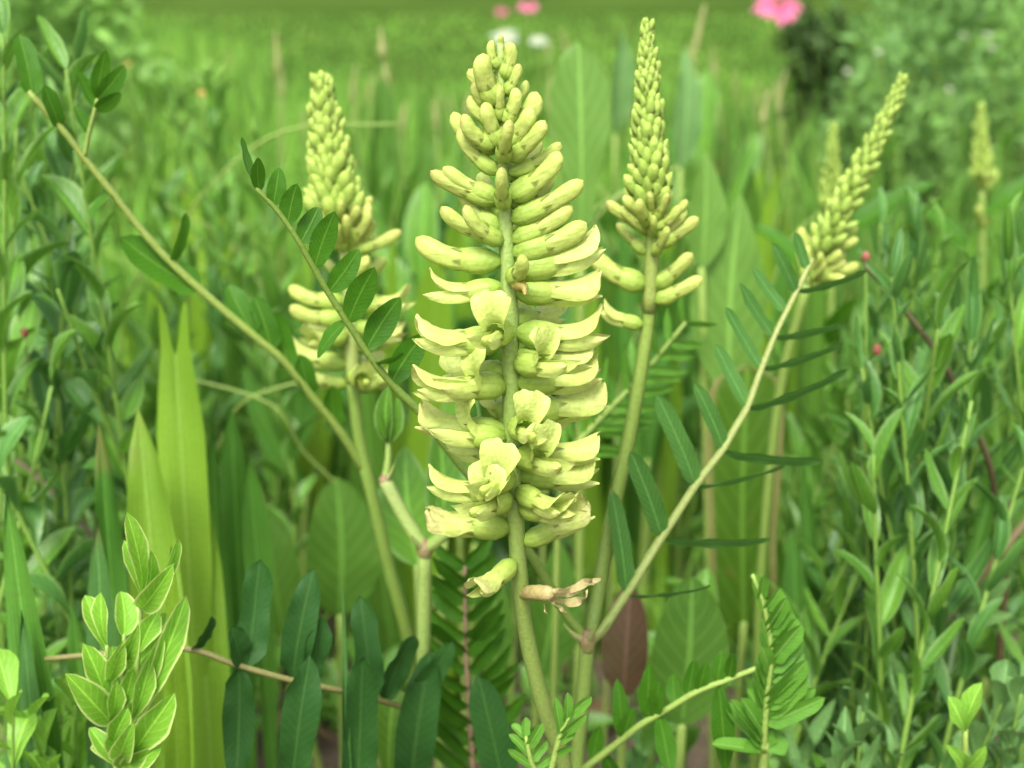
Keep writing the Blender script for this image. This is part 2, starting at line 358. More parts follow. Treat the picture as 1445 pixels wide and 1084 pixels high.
def make_bud(k, L=15.5, curve=16, plump=1.0, tip=0.5):
    rr = np.random.default_rng(100 + k); mb = MB(); cl = L * 0.43
    calyx(mb, cl, 1.98 * plump, rr)
    n = 17; x, z, a, s = curve2(n, L * 0.66, 2, 2 + curve * 1.5, L * 0.34, -0.1, 1.2)
    prof = np.interp(s, [0, 0.25, 0.42, 0.65, 0.82, 0.92, 0.975, 1], [1.64, 1.68, 1.58, 1.68, 1.5, 1.1, 0.64, 0.1]) * plump
    cols = []
    for q in s:
        c = PET * (1 - 0.2 * (1 - q)) ; tipm = max(0, (q - 0.72) / 0.28) ** 1.5 * tip
        cols.append(c * (1 - tipm) + TIPC * tipm)
    loft(mb, x, z, prof * 0.86, prof * 1.12, cols, 20, seam=0.08)
    me = mb.mesh('flower', 'petal'); me['chord'] = math.atan2(z[-1], x[-1]); me['len'] = math.hypot(x[-1], z[-1]) * 0.001; return me
def make_small_bud(k, pointed):
    rr = np.random.default_rng(300 + k); mb = MB(); n = 13; s = np.linspace(0, 1, n); x, z, a, s = curve2(n, 8.0, 0, 14)
    prof = np.interp(s, [0, 0.08, 0.3, 0.55, 0.8, 0.93, 1], [0.3, 0.75, 1.3, 1.42, 1.12 if not pointed else 0.85, 0.66 if not pointed else 0.4, 0.06])
    G = np.array((0.25, 0.37, 0.075))
    cols = [G * (1 - q) + (PET * np.array((.74, .88, .7))) * q if q < 0.8 else PET * np.array((.8, .9, .75)) for q in s]
    loft(mb, x, z, prof, prof * 1.05, cols, 10)
    for k2 in range(3):
        ph = np.radians(60 + 120 * k2 + rr.uniform(-20, 20)); 
        pts = [(x[6] - 0.6, math.cos(ph - .35) * 1.5, z[6] + math.sin(ph - .35) * 1.6), (x[6] - 0.6, math.cos(ph + .35) * 1.5, z[6] + math.sin(ph + .35) * 1.6), (x[9], math.cos(ph) * 1.38, z[9] + math.sin(ph) * 1.45), (x[7], math.cos(ph) * 1.72, z[7] + math.sin(ph) * 1.78)]
        mb.add(np.array(pts) * 0.001, [(0, 3, 2), (3, 1, 2), (0, 1, 3)], None, TOOTH * 1.15)
    me = mb.mesh('flower', 'petal'); me['chord'] = math.atan2(z[-1], x[-1]); me['len'] = math.hypot(x[-1], z[-1]) * 0.001; return me
def make_open(k, lift=58, spread=1.0, wilt=0.0, BL=11.6, bp_=1.0, flat=0.0):
    rr = np.random.default_rng(200 + k); mb = MB()
    calyx(mb, 7.0, rr.uniform(1.95, 2.2), rr)
    # banner: a wide sheet folded over the rest, bending up, notched at its tip
    nt_, nu_ = 18, 12; L = BL
    x, z, a, s = curve2(nt_, L, -2, lift + rr.uniform(-6, 6), 5.4, 0.3, bp_)
    W = np.interp(s, [0, 0.15, 0.4, 0.62, 0.8, 0.92, 1], [1.8, 1.95, 2.5, 3.2 + .6 * flat, 3.0 + 1.5 * flat, 1.9 + 2.3 * flat, 0.7 + 2.3 * flat]) * (0.93 + 0.07 * spread)
    D = np.interp(s, [0, 0.2, 0.45, 0.7, 0.85, 1], [1.9, 2.1, 2.6, 2.6, 1.9, 0.7]) * (1 - flat) + np.interp(s, [0, 0.2, 0.45, 0.7, 0.85, 1], [2.2, 2.3, 1.7, 0.6, -0.3, -1.1]) * flat
    TOPZ = np.interp(s, [0, 0.25, 0.6, 1], [1.85, 1.75, 1.0, 0.2])
    V = []; CC = []; u = np.linspace(-1, 1, nu_ + 1)
    for i in range(nt_):
        up = np.array([-math.sin(a[i]), 0, math.cos(a[i])]); tg = np.array([math.cos(a[i]), 0, math.sin(a[i])])
        for q in u:
            lat = W[i] * math.sin(q * 1.35) / math.sin(1.35)
            dn = D[i] * (1 - math.cos(q * 1.35)) / (1 - math.cos(1.35))
            notch = -(1.3 - .55 * flat) * max(0, (s[i] - 0.82) / 0.18) * math.exp(-(q / 0.28) ** 2) - 0.9 * max(0, (s[i] - 0.8) / 0.2) * abs(q) ** 3
            rip = (0.28 + 0.35 * flat) * math.sin(q * 7 + k) * max(0, s[i] - 0.55) + wilt * 0.5 * math.sin(q * 11 + i * 0.9)
            V.append(np.array([x[i], 0, z[i]]) + up * (TOPZ[i] - dn + rip + 0.35 * math.exp(-(q / 0.12) ** 2) * -s[i]) + tg * notch + np.array([0, lat, 0]))
            c = PET * (1 - 0.3 * s[i]) + PETW * 0.3 * s[i]
            if s[i] < 0.35: c = c * (0.85 + 0.15 * s[i] / 0.35)
            if wilt and s[i] > 0.6: c = c * (1 - wilt * 0.5) + np.array((0.5, 0.38, 0.24)) * wilt * 0.5
            CC.append(c)
    V = np.array(V) * 0.001; f = grid_faces(nt_, nu_ + 1); mb.add(V, f, None, np.array(CC))
    # wings: a petal on either side, reaching forward
    for sgn in (-1, 1):
        n, m = 14, 5; x2, z2, a2, s2 = curve2(n, 10.4 + rr.uniform(-0.8, 0.6), -5, 27 + rr.uniform(-7, 7), 5.4, -0.6, 1.0)
        H = np.interp(s2, [0, 0.3, 0.6, 0.85, 1], [1.3, 1.5, 1.4, 0.8, 0.08]); V = []; CC = []
        for i in range(n):
            up = np.array([-math.sin(a2[i]), 0, math.cos(a2[i])])
            for j in range(m + 1):
                q = j / m * 2 - 1; out = 1.3 + 1.1 * s2[i] ** 2 * spread - 0.45 * q * q
                V.append(np.array([x2[i], 0, z2[i]]) + up * (H[i] * q) + np.array([0, sgn * out, 0])); CC.append(PET * (1 - s2[i] * 0.5) + PETW * 0.5 * s2[i])
        mb.add(np.array(V) * 0.001, grid_faces(n, m + 1), None, np.array(CC))
    n = 12; x3, z3, a3, s3 = curve2(n, 8.4, -5, 22, 5.4, -0.7, 1.0)
    pr = np.interp(s3, [0, 0.5, 0.8, 0.95, 1], [1.4, 1.3, 1.1, 0.7, 0.08]); loft(mb, x3, z3, pr * 0.75, pr, [PET * 0.97] * n, 10)
    me = mb.mesh('flower', 'petal'); me['chord'] = math.atan2(z[-1] + 0.2, x[-1]); me['len'] = math.hypot(x[-1], z[-1]) * 0.001; return me
BUDS = [make_bud(k, 15.5, c, p, t) for k, (c, p, t) in enumerate(((12, 1.0, .4), (20, 1.1, .25), (28, 0.95, .5), (8, 1.12, .15), (34, 1.04, .3), (16, 0.88, .45), (24, 1.18, .2)))]
SMALL = [make_small_bud(k, k % 2) for k in range(4)]
OPENS = [make_open(k, l, sp, wl, flat=(0.1, .3, 0, .5, .2, .6, 0)[k]) for k, (l, sp, wl) in enumerate(((62, 0.8, 0), (72, 1.1, 0), (56, 0.7, 0), (76, 1.5, .1), (66, 1.0, 0.15), (70, 1.6, .05), (60, .5, .25)))]
FRONT = [make_open(20 + k, 108 + 6 * k, (1.2, .7, 1.5, 1.0, 1.3)[k], (0, 0, .12, 0, .2)[k], 9.6 + .4 * k, 0.6, (1.0, .85, 1.0, .7, .9)[k]) for k in range(5)]
WILT = [make_open(9, 55, 0.5, 0.7), make_open(10, 40, 0.4, 0.8)]
def flower_at(parent, base, tip, me, twist=0.0, name='flower', sx=1.0):
    d = tip - base; L = d.length; d.normalize(); up = Vector((0, 0, 1)); z = up - d * d.z
    if z.length < 0.12: z = Vector((0, -1, 0)) - d * -d.y
    z.normalize(); z = Matrix.Rotation(twist, 3, d) @ z; y = z.cross(d)
    M3 = Matrix((d, y, z)).transposed() @ Matrix.Rotation(me['chord'] * 0.95, 3, 'Y')
    s = L / me['len']
    return part(name, me, parent, Matrix.Translation(base) @ M3.to_4x4() @ Matrix.Diagonal((s, s * sx, s * sx, 1)))
def axis_at(axis, y):
    """axis pixel polyline; the point at image height y"""
    for i in range(len(axis) - 1):
        a, b = axis[i], axis[i + 1]
        if min(a[1], b[1]) <= y <= max(a[1], b[1]):
            t = (y - a[1]) / (b[1] - a[1] + 1e-9); return (a[0] + t * (b[0] - a[0]), y, a[2] + t * (b[2] - a[2]))
    return axis[0] if abs(y - axis[0][1]) < abs(y - axis[-1][1]) else axis[-1]
def hand_flowers(rac, axis, lst, Lo, Lb, r_axis):
    for (bx, by, tx, ty, kind, sg) in lst:
        ax, ay, Y = axis_at(axis, by + (13 if kind == 's' else 0)); by = by + (13 if kind == 's' else 0); proj = math.hypot(tx - ax, ty - by)
        if kind == 'f':                                              # looking out at the viewer: the mouth is 10 mm out from the stem
            m = mpp(Y); dY = -math.sqrt(max(25 ** 2, 66 ** 2 - proj ** 2)); b = P(ax, by, Y); d = (P(tx, ty, Y) + Vector((0, dY * m, 0)) - b).normalized()
            me = random.choice(FRONT); y_ = Vector((0, 0, 1)).cross(d).normalized(); z_ = d.cross(y_); sc_ = Lo * m / 0.0165 * random.uniform(.95, 1.1); y_ = Matrix.Rotation(R(random.uniform(-16, 16)), 3, d) @ y_; z_ = d.cross(y_)
            part('flower', me, rac, Matrix.Translation(b + d * r_axis * .7) @ Matrix((d, y_, z_)).transposed().to_4x4() @ Matrix.Diagonal((sc_, sc_, sc_, 1))); continue
        Lp = {'o': Lo, 'w': Lo, 'b': Lb}.get(kind, proj * 1.06); Lp = max(Lp, proj)
        dY = sg * math.sqrt(max(0, Lp * Lp - proj * proj)) if sg else 0.0
        m = mpp(Y); b = P(ax, by, Y); t = P(tx, ty, Y) + Vector((0, dY * m, 0))
        if sg == 0: t += Vector((0, random.uniform(-0.2, 0.2) * proj * m, 0))
        d = (t - b).normalized(); b = b + d * r_axis * 0.7
        me = random.choice({'o': OPENS, 'w': WILT, 'b': BUDS, 's': BUDS}[kind])
        flower_at(rac, b, t, me, R(random.uniform(-22, 22)), sx=random.uniform(1.25, 1.45) if kind == 's' else random.uniform(.94, 1.1))
def bud_spire(rac, axis, n, L0, L1, e0, e1, jit=0.1, y_from=0.0, meshes=None, big=0.25):
    pts = catmull([tuple(P(*a)) for a in axis], 8); seg = np.linalg.norm(np.diff(pts, axis=0), axis=1); cum = np.concatenate([[0], np.cumsum(seg)]); tot = cum[-1]
    for i in range(n):
        t = (i / (n - 1)) ** 0.92; p = Vector([np.interp(t * tot, cum, pts[:, k]) for k in range(3)])
        j = min(int(np.searchsorted(cum, t * tot)), len(pts) - 2); j = max(j, 0); ax = Vector(pts[min(j + 1, len(pts) - 1)] - pts[max(j - 1, 0)]).normalized()
        az = i * 2.39996 + random.uniform(-0.15, 0.15); e = R(e0 + (e1 - e0) * t + random.uniform(-8, 8))
        s1 = Vector((1, 0, 0)); s1 = (s1 - ax * s1.dot(ax)).normalized(); s2 = ax.cross(s1)
        rad = s1 * math.cos(az) + s2 * math.sin(az); d = rad * math.cos(e) + ax * math.sin(e)
        L = (L0 + (L1 - L0) * t ** 0.9) * random.uniform(1 - jit, 1 + jit)
        flower_at(rac, p, p + d * L, random.choice(BUDS if t < big else SMALL), R(random.uniform(-20, 20)), sx=random.uniform(.92, 1.1) if t < big else random.uniform(1.0, 1.25))

def stem_part(th, pts, r0, r1, col=GREEN, col2=None, name='stem', seg=10):
    mb = MB(); tube(mb, pts, [r0, r1], col, seg, 5, col2); return build(mb, name, 'stem', th)
def joint(th, p, r, dirs, name='node'):
    """pinkish swollen joint with pointed stipules"""
    mb = MB(); up = Vector((0, 0, 1))
    tube(mb, [p - up * r * 1.6, p - up * r * .5, p + up * r * .6, p + up * r * 1.5], [r * .9, r * 1.3, r * 1.35, r * .7], (0.22, 0.24, 0.07), 10, 3, PINK, 0.08)
    for d in dirs:
        d = Vector(d).normalized(); tube(mb, [p, p + d * r * 2.2, p + d * r * 4.2 + up * r], [r * .8, r * .5, r * .06], (0.30, 0.24, 0.13), 6, 3, PALE, 0.02)
    return build(mb, name, 'stem', th)

# ================================================================== GROUND
gm = bpy.data.materials.new('soil'); gm.use_nodes = True; nt = gm.node_tree; pr = nt.nodes['Principled BSDF']; geo = node(nt, 'ShaderNodeNewGeometry')
c1 = mixc(nt, smooth(nt, noise(nt, geo.outputs['Position'], 18, 6), 0.35, 0.7), (0.05, 0.035, 0.02), (0.10, 0.075, 0.045))
c1 = mixc(nt, math_(nt, 'MULTIPLY', smooth(nt, noise(nt, geo.outputs['Position'], 160, 4), 0.5, 0.7), 0.6), c1, (0.15, 0.11, 0.065))
nt.links.new(c1, pr.inputs['Base Color']); pr.inputs['Roughness'].default_value = 0.95
bp = node(nt, 'ShaderNodeBump'); bp.inputs['Strength'].default_value = 0.9; bp.inputs['Distance'].default_value = 0.006
nt.links.new(noise(nt, geo.outputs['Position'], 90, 6), bp.inputs['Height']); nt.links.new(bp.outputs[0], pr.inputs['Normal']); MATS['soil'] = gm
lm = bpy.data.materials.new('lawn'); lm.use_nodes = True; nt = lm.node_tree; pr = nt.nodes['Principled BSDF']; geo = node(nt, 'ShaderNodeNewGeometry')
mp = node(nt, 'ShaderNodeMapping'); mp.inputs['Scale'].default_value = (0.8, 1.3, 1); nt.links.new(geo.outputs['Position'], mp.inputs[0])
c1 = mixc(nt, smooth(nt, noise(nt, mp.outputs[0], 1.2, 6), 0.35, 0.68), (0.036, 0.070, 0.012), (0.054, 0.096, 0.017))
c1 = mixc(nt, math_(nt, 'MULTIPLY', smooth(nt, noise(nt, geo.outputs['Position'], 25, 5), 0.4, 0.7), 0.5), c1, (0.034, 0.066, 0.011))
nt.links.new(c1, pr.inputs['Base Color']); pr.inputs['Roughness'].default_value = 0.9; pr.inputs['Specular IOR Level'].default_value = 0.0; MATS['lawn'] = lm
def sheet(name, x0, x1, y0, y1, nx, ny, hf, mat):
    xs = np.linspace(x0, x1, nx); ys = y0 + (y1 - y0) * np.linspace(0, 1, ny) ** 2
    X, Yg = np.meshgrid(xs, ys); Z = hf(X, Yg); mb = MB(); mb.add(np.stack([X, Yg, Z], -1).reshape(-1, 3), grid_faces(ny, nx))
    o = bpy.data.objects.new(name, mb.mesh(name, mat)); C.objects.link(o); o['kind'] = 'structure'; return o
sheet('ground', -300, 300, -4, 600, 60, 60, lambda x, y: x * 0 - 0.001 + 0.05 * np.clip(y - 8, 0, 90) - 0.5 * np.clip((y - 3.4) / 4, 0, 1), 'soil')
sheet('lawn', -298, 298, 3.2, 598, 90, 160, lambda x, y: x * 0 + 0.006 + 0.05 * np.clip(y - 8, 0, 90), 'lawn')
bpy.data.objects['ground']['label'] = 'dark brown bare soil between the meadow plants'; bpy.data.objects['lawn']['label'] = 'mown green lawn sloping up beyond the meadow'

# meadow grass: thousands of blades nobody could count
def grass(name, label, n, xf, yf, hf, wf, cf, lean=0.25):
    xs = xf(n); ys = yf(n); h = hf(xs, ys); wd = wf(n); az = rng.uniform(0, 2 * np.pi, n); ln = np.abs(rng.normal(0, lean, n)) * h
    yaw = rng.uniform(0, np.pi, n); k = 5; t = np.linspace(0, 1, k)
    wp = np.array([0.7, 1.0, 0.9, 0.6, 0.06])
    cx = xs[:, None] + np.cos(az)[:, None] * ln[:, None] * t ** 2; cy = ys[:, None] + np.sin(az)[:, None] * ln[:, None] * t ** 2
    cz = h[:, None] * (t - 0.15 * (ln / h)[:, None] * t ** 3)
    hw = wd[:, None] * wp * 0.5; ox = np.cos(yaw)[:, None] * hw; oy = np.sin(yaw)[:, None] * hw
    V = np.stack([np.stack([cx - ox, cy - oy, cz], -1), np.stack([cx + ox, cy + oy, cz], -1)], 2).reshape(-1, 3)
    UV = np.tile(np.stack([np.tile([0., 1.], k), np.repeat(t, 2)], 1), (n, 1)); col = np.repeat(cf(n, xs, ys), 2 * k, axis=0)
    base = np.arange(n)[:, None, None] * 2 * k; q = np.array([[2 * i, 2 * i + 1, 2 * i + 3, 2 * i + 2] for i in range(k - 1)])[None]
    F = (base + q).reshape(-1, 4)
    me = bpy.data.meshes.new(name); me.vertices.add(len(V)); me.vertices.foreach_set('co', V.astype(np.float32).ravel())
    me.loops.add(F.size); me.loops.foreach_set('vertex_index', F.astype(np.int32).ravel())
    me.polygons.add(len(F)); me.polygons.foreach_set('loop_start', (np.arange(len(F)) * 4).astype(np.int32))
    uvl = me.uv_layers.new(name='UVMap'); uvl.data.foreach_set('uv', UV[F.ravel()].astype(np.float32).ravel())
    ca = me.color_attributes.new('Col', 'FLOAT_COLOR', 'POINT'); ca.data.foreach_set('color', np.hstack([col, np.ones((len(col), 1))]).astype(np.float32).ravel())
    me.polygons.foreach_set('use_smooth', np.ones(len(F), bool)); me.materials.append(MATS['grass']); me.update(calc_edges=True); me.validate()
    o = bpy.data.objects.new(name, me); C.objects.link(o); o['kind'] = 'stuff'; o['label'] = label; o['category'] = 'grass'; return o
def tint(n, xs, ys):
    pt = 0.5 + 0.5 * np.sin(xs * 11 + np.sin(ys * 9) * 2) * np.sin(ys * 8 + np.sin(xs * 7) * 2)
    b = (rng.uniform(0.5, 1.15, n) * (0.5 + 0.95 * pt))[:, None] * np.ones((1, 3)); yl = np.clip(rng.uniform(-.3, .7, n) + pt * .6, 0, 1)[:, None]
    c = b * (np.array([[1.0, 1.0, 1.0]]) * (1 - yl) + np.array([[1.3, 1.08, 0.9]]) * yl)
    dry = rng.uniform(0, 1, n) < 0.03; c[dry] = np.array([2.2, 1.1, 1.8]); return c
fan = lambda ys, m=0.55: rng.uniform(-1, 1, len(ys)) * (ys * m + 0.25)
ysave = {}
def yx(lo, hi, p=1.0):
    def yf(n): ysave['y'] = lo + (hi - lo) * rng.uniform(0, 1, n) ** p; return ysave['y']
    return yf
def g(name, label, n, lo, hi, hlo, hhi, wlo, whi, p=1.0, lean=0.25, m=0.55):
    ys = lo + (hi - lo) * rng.uniform(0, 1, n) ** p; xs = fan(ys, m)
    grass(name, label, n, lambda k: xs, lambda k: ys, lambda x, y: np.maximum(hlo * .6, np.minimum(rng.uniform(hlo, hhi, n), (0.41 - 0.088 * y + 0.25 * np.clip(-x / y - .08, 0, .3) * y) * rng.uniform(.45, 1.05, n) ** .7 * np.where(rng.uniform(0, 1, n) < .06, 1.25, 1))) * (1 - 0.25 * np.abs(np.sin(x * 9 + y * 5) * np.sin(x * 4.3 - y * 7))), lambda k: rng.uniform(wlo, whi, n), tint, lean)
g('short_grass', 'short soft green grass covering the ground among the plants', 5000, 0.72, 1.3, 0.03, 0.13, 0.0025, 0.005, 1.0, 0.5)
g('meadow_grass', 'tall upright blades of bright green meadow grass behind the flowers', 15000, 1.05, 2.6, 0.16, 0.30, 0.004, 0.010, 0.9, 0.22)
g('far_grass', 'lower far meadow grass reaching to the mown lawn', 26000, 2.2, 7.5, 0.05, 0.24, 0.005, 0.012, 1.3, 0.3)

for i in range(34):
    Y = random.uniform(1.0, 2.2); px = random.uniform(330, 1120); t0 = thing('seed_stalk', 'thin blurred seed stalk rising from the meadow ' + ('behind the cream spike' if px < 580 else 'behind the central spike' if px < 850 else 'behind the tall narrow spike' if px < 1000 else 'before the dark rounded shrub'), 'grass stalk', ground_at(px, Y), 'seed stalks in the meadow')
    c = P(px + random.uniform(-25, 25), random.uniform(70, 210), Y); stem_part(t0, [t0.location, t0.location * .5 + c * .5 + Vector((.01, 0, 0)), c], .0014, .0007, PALE, (0.22, 0.28, 0.08), seg=5)
    mb = MB(); h = random.uniform(.015, .035); up = Vector((random.uniform(-.2, .2), 0, 1)); tube(mb, [c - up * h * .3, c + up * h * .2, c + up * h], [.0012, .0028, .0006], (0.22, 0.27, 0.08), 6, 4, (0.27, 0.26, 0.10), .35); build(mb, 'seed_head', 'stem', t0)
# dead leaves on the soil
mb = MB()
for i in range(260):
    x, y = random.uniform(-0.6, 0.6), random.uniform(0.6, 1.3); a = random.uniform(0, 6.28); L = random.uniform(0.015, 0.05)
    me = leaf_mesh('elliptic', 0.42, 'dead_leaf', 0.1, 0.4, 0.05, seed=i % 4, name='litter', nu=4, nv=6)
    co = np.array([v.co[:] for v in me.vertices]); Mx = Matrix.Translation((x, y, 0.008)) @ Matrix.Rotation(a, 4, 'Z') @ Matrix.Rotation(R(random.uniform(75, 105)), 4, 'X') @ Matrix.Scale(L, 4)
    Ma = np.array(Mx); mb.add(co @ Ma[:3, :3].T + Ma[:3, 3], [tuple(p.vertices) for p in me.polygons])
o = bpy.data.objects.new('leaf_litter', mb.mesh('leaf_litter', 'dead_leaf')); C.objects.link(o); o['kind'] = 'stuff'; o['label'] = 'dry brown dead leaves scattered on the soil'; o['category'] = 'leaf litter'

# ================================================================== MILKVETCH, THE CENTRAL SPIKE
MS = mpp(0.31)
th = thing('milkvetch_plant', 'milkvetch with the largest, fully open pale yellow flower spike on an olive stem', 'milkvetch', ground_at(815, 0.335), 'flowering milkvetch')
AX = [(706, 62, .312), (708, 160, .312), (710, 250, .312), (715, 350, .311), (719, 450, .31), (722, 600, .31), (725, 700, .31), (733, 820, .311), (745, 910, .314), (770, 1010, .318), (797, 1090, .322)]
stem_part(th, [th.location] + polyP(AX[::-1][:5]), 0.0021, 0.0018, OLIVE, (0.20, 0.28, 0.06), seg=12)
mb = MB(); tube(mb, polyP(AX[:7][::-1]), [0.0021, 0.0019, 0.0016, 0.0012, 0.0007], (0.20, 0.29, 0.06), 12, 5, (0.30, 0.40, 0.12)); rac = build(mb, 'raceme', 'stem', th)
main = [(720, 640, 762, 634, 'f', -1), (716, 700, 690, 694, 'f', -1), (728, 690, 800, 662, 'o', -1), (704, 330, 650, 268, 'b', 1), (724, 330, 770, 272, 'b', 1), (707, 85, 707, 50, 's', 0), (700, 120, 700, 82, 's', 1), (716, 150, 745, 118, 's', 1), (690, 180, 672, 140, 's', 1), (722, 200, 748, 160, 's', 1), (700, 165, 704, 118, 's', -1), (716, 200, 752, 152, 's', -1), (690, 195, 652, 165, 's', -1), (698, 93, 691, 58, 's', 0), (708, 109, 721, 60, 's', 0), (702, 141, 678, 76, 's', -1), (715, 130, 734, 90, 's', 0), (682, 133, 660, 99, 's', 0), (687, 152, 666, 118, 's', 0), (719, 167, 731, 125, 's', -1),
 (674, 167, 659, 140, 's', 0), (728, 181, 762, 136, 's', 0), (698, 200, 683, 143, 's', -1), (711, 229, 720, 162, 'b', -1), (726, 229, 769, 167, 'b', -1), (697, 218, 638, 162, 'b', 1), (697, 251, 648, 182, 'b', -1),
 (708, 296, 708, 228, 'b', -1), (719, 248, 791, 201, 'b', 1), (722, 285, 791, 214, 'b', 0), (697, 288, 607, 242, 'b', 0), (690, 285, 625, 236, 'b', 1), (722, 314, 823, 254, 'b', 0), (719, 344, 808, 291, 'b', -1), (735, 292, 780, 255, 'b', 1),
 (686, 340, 622, 293, 'b', 1), (708, 347, 657, 284, 'b', -1), (745, 360, 828, 316, 'b', 1), (745, 383, 843, 322, 'o', 0), (704, 370, 585, 343, 'b', 0), (726, 396, 737, 344, 'b', -1), (708, 406, 603, 378, 'o', 0), (748, 412, 849, 384, 'o', 0),
 (715, 462, 697, 458, 'f', -1), (698, 478, 588, 440, 'o', 0), (735, 470, 852, 430, 'o', 0), (722, 512, 768, 503, 'f', -1), (745, 500, 840, 481, 'o', 1), (745, 452, 788, 438, 'o', 1),
 (714, 540, 582, 505, 'o', 0), (714, 545, 665, 536, 'f', -1), (731, 540, 845, 500, 'o', 0), (690, 528, 628, 508, 'o', 1), (722, 596, 742, 590, 'f', -1), (740, 583, 855, 545, 'o', 0), (710, 610, 590, 570, 'o', 0), (716, 618, 655, 606, 'f', -1),
 (715, 584, 690, 572, 'o', 1), (731, 638, 847, 605, 'o', 0), (731, 612, 802, 598, 'o', 1), (690, 642, 635, 628, 'o', 1), (715, 668, 698, 662, 'f', -1), (735, 672, 842, 640, 'o', 1), (710, 697, 604, 653, 'o', 0),
 (731, 718, 816, 672, 'o', -1), (737, 770, 829, 708, 'w', 0), (706, 746, 600, 712, 'w', 0), (700, 727, 676, 712, 'o', 1), (722, 790, 668, 776, 'w', -1)]
hand_flowers(rac, AX, main, 118, 92, 0.0018)
for yy, azd in ((250, 60), (300, 110), (350, 75), (460, 85), (600, 95)):   # the far side of the spike
    a = axis_at(AX, yy); b = P(*a); d = Vector((math.cos(R(azd)), math.sin(R(azd)), 0.35)); flower_at(rac, b, b + d.normalized() * 112 * MS, random.choice(BUDS if yy < 360 else OPENS))
# dried-up flower hanging on below the spike
mb = MB(); TN = (0.45, 0.36, 0.13); b = P(736, 838, .311)
tube(mb, [b, P(755, 836, .306), P(778, 838, .303)], [.0012, .0018, .0016], TN, 8, 4, (0.5, 0.42, 0.19), .12)
for pts in ([(770, 838), (800, 838), (822, 826), (848, 817)], [(775, 842), (800, 850), (822, 846), (830, 832)], [(775, 846), (790, 858), (800, 864)], [(770, 848), (768, 858), (772, 866)], [(780, 834), (805, 832), (832, 820), (838, 826)]):
    q = catmull([tuple(P(x, y, .303 + random.uniform(-.003, .003))) for x, y in pts], 5); n = len(q); V = []
    for i, c in enumerate(q):
        wv = 0.0011 * math.sin(math.pi * (0.15 + 0.8 * i / n)) * (1 if len(pts) > 3 else 0.5); off = Vector((0.3 * math.sin(i * 1.3), 0.6 * math.cos(i * .9), 0.8)).normalized() * wv
        V += [c - np.array(off), c + np.array((0, -0.0006 * math.sin(i * 2), 0)), c + np.array(off)]
    mb.add(np.array(V), grid_faces(n, 3), None, np.array((0.5, 0.42, 0.2)))
build(mb, 'withered_flower', 'petal', th)['label'] = 'dried tan flower left on the stem'
mb = MB(); a = P(739, 405, .303); tube(mb, [P(722, 402, .308), a, P(741, 416, .301)], [.0006, .0013, .0003], (0.20, 0.17, 0.04), 7, 4, (0.26, 0.22, 0.05), .2); build(mb, 'bract', 'stem', th)

# ================================================================== MILKVETCH WITH THE TALL NARROW SPIKE (two big leaves fork from its joint)
th = thing('milkvetch_plant', 'milkvetch with a tall narrow bud spike, two feathery leaves forking from its pink joint', 'milkvetch', ground_at(812, 0.372), 'flowering milkvetch')
N2 = P(829, 905, .352)
stem_part(th, [th.location, P(814, 1090, .36), P(822, 990, .355), N2], .0022, .0019, (0.17, 0.27, 0.06), PALE, seg=12)
AX2 = [(913, 46, .372), (914, 150, .371), (918, 250, .37), (921, 330, .37), (916, 440, .37), (905, 520, .368), (888, 620, .366), (862, 740, .362), (846, 830, .358), (833, 900, .353)]
stem_part(th, polyP(AX2[::-1][:7]), .0020, .0016, (0.13, 0.20, 0.035), (0.20, 0.29, 0.05), 'peduncle')
mb = MB(); tube(mb, polyP(AX2[:5][::-1]), [.0019, .0014, .0006], (0.24, 0.30, 0.07), 10, 5, PALE); rac = build(mb, 'raceme', 'stem', th)
bud_spire(rac, [(920, 335, .37), (918, 250, .37), (914, 150, .371), (913, 46, .372)], 165, 58 * mpp(.37), 22 * mpp(.37), 46, 70, big=0.12)
hand_flowers(rac, AX2, [(909, 325, 856, 285, 'b', 0), (920, 317, 898, 271, 'b', -1), (945, 317, 968, 279, 'b', 0), (940, 350, 985, 306, 'b', 0), (909, 362, 873, 323, 'b', 1), (930, 362, 938, 310, 'b', -1), (909, 406, 836, 362, 'b', 0),
  (930, 410, 977, 357, 'b', 1), (926, 428, 991, 391, 'b', 0), (907, 462, 852, 422, 'o', 0)], 82, 74, .0016)
joint(th, N2, .0018, [(1, -.3, .9), (-1, -.2, .6), (.3, -.8, .9)])
RL = [(850, 890, .352), (890, 830, .354), (930, 765, .357), (982, 685, .36), (1020, 635, .362), (1055, 575, .366), (1075, 520, .37), (1095, 470, .374), (1125, 410, .38), (1146, 366, .385)]
compound(th, [(832, 906, .352)] + RL, .0013, .0007, [(874, 831, 862, 690, 30, 25), (930, 755, 889, 636, 32, 15), (978, 682, 926, 556, 31, 20), (1013, 628, 980, 541, 25, 25), (1053, 574, 1009, 485, 23, 30), (1071, 520, 1024, 433, 19, 35), (1090, 475, 1044, 400, 18, 30),
  (1104, 439, 1062, 377, 18, 30), (1125, 414, 1090, 343, 18, 20), (1142, 383, 1122, 328, 15, 20), (940, 765, 1088, 761, 26, 62), (982, 688, 1111, 655, 26, 76), (1023, 641, 1163, 650, 26, 58), (1057, 580, 1198, 520, 26, 65), (1082, 524, 1192, 483, 24, 66), (1098, 479, 1190, 456, 22, 62), (1129, 414, 1225, 381, 20, 64), (885, 842, 1002, 827, 24, 78)],
  'vetch_pale', 'oblong', TAN, (0.25, 0.28, 0.09), fold=0.18, bulge=0.03)
RE = [(827, 902, .353), (790, 855, .352), (760, 800, .35), (690, 705, .345), (640, 645, .342), (590, 580, .338), (555, 545, .336), (525, 508, .334), (490, 455, .332), (455, 400, .33), (425, 347, .328), (395, 302, .327), (360, 264, .326)]
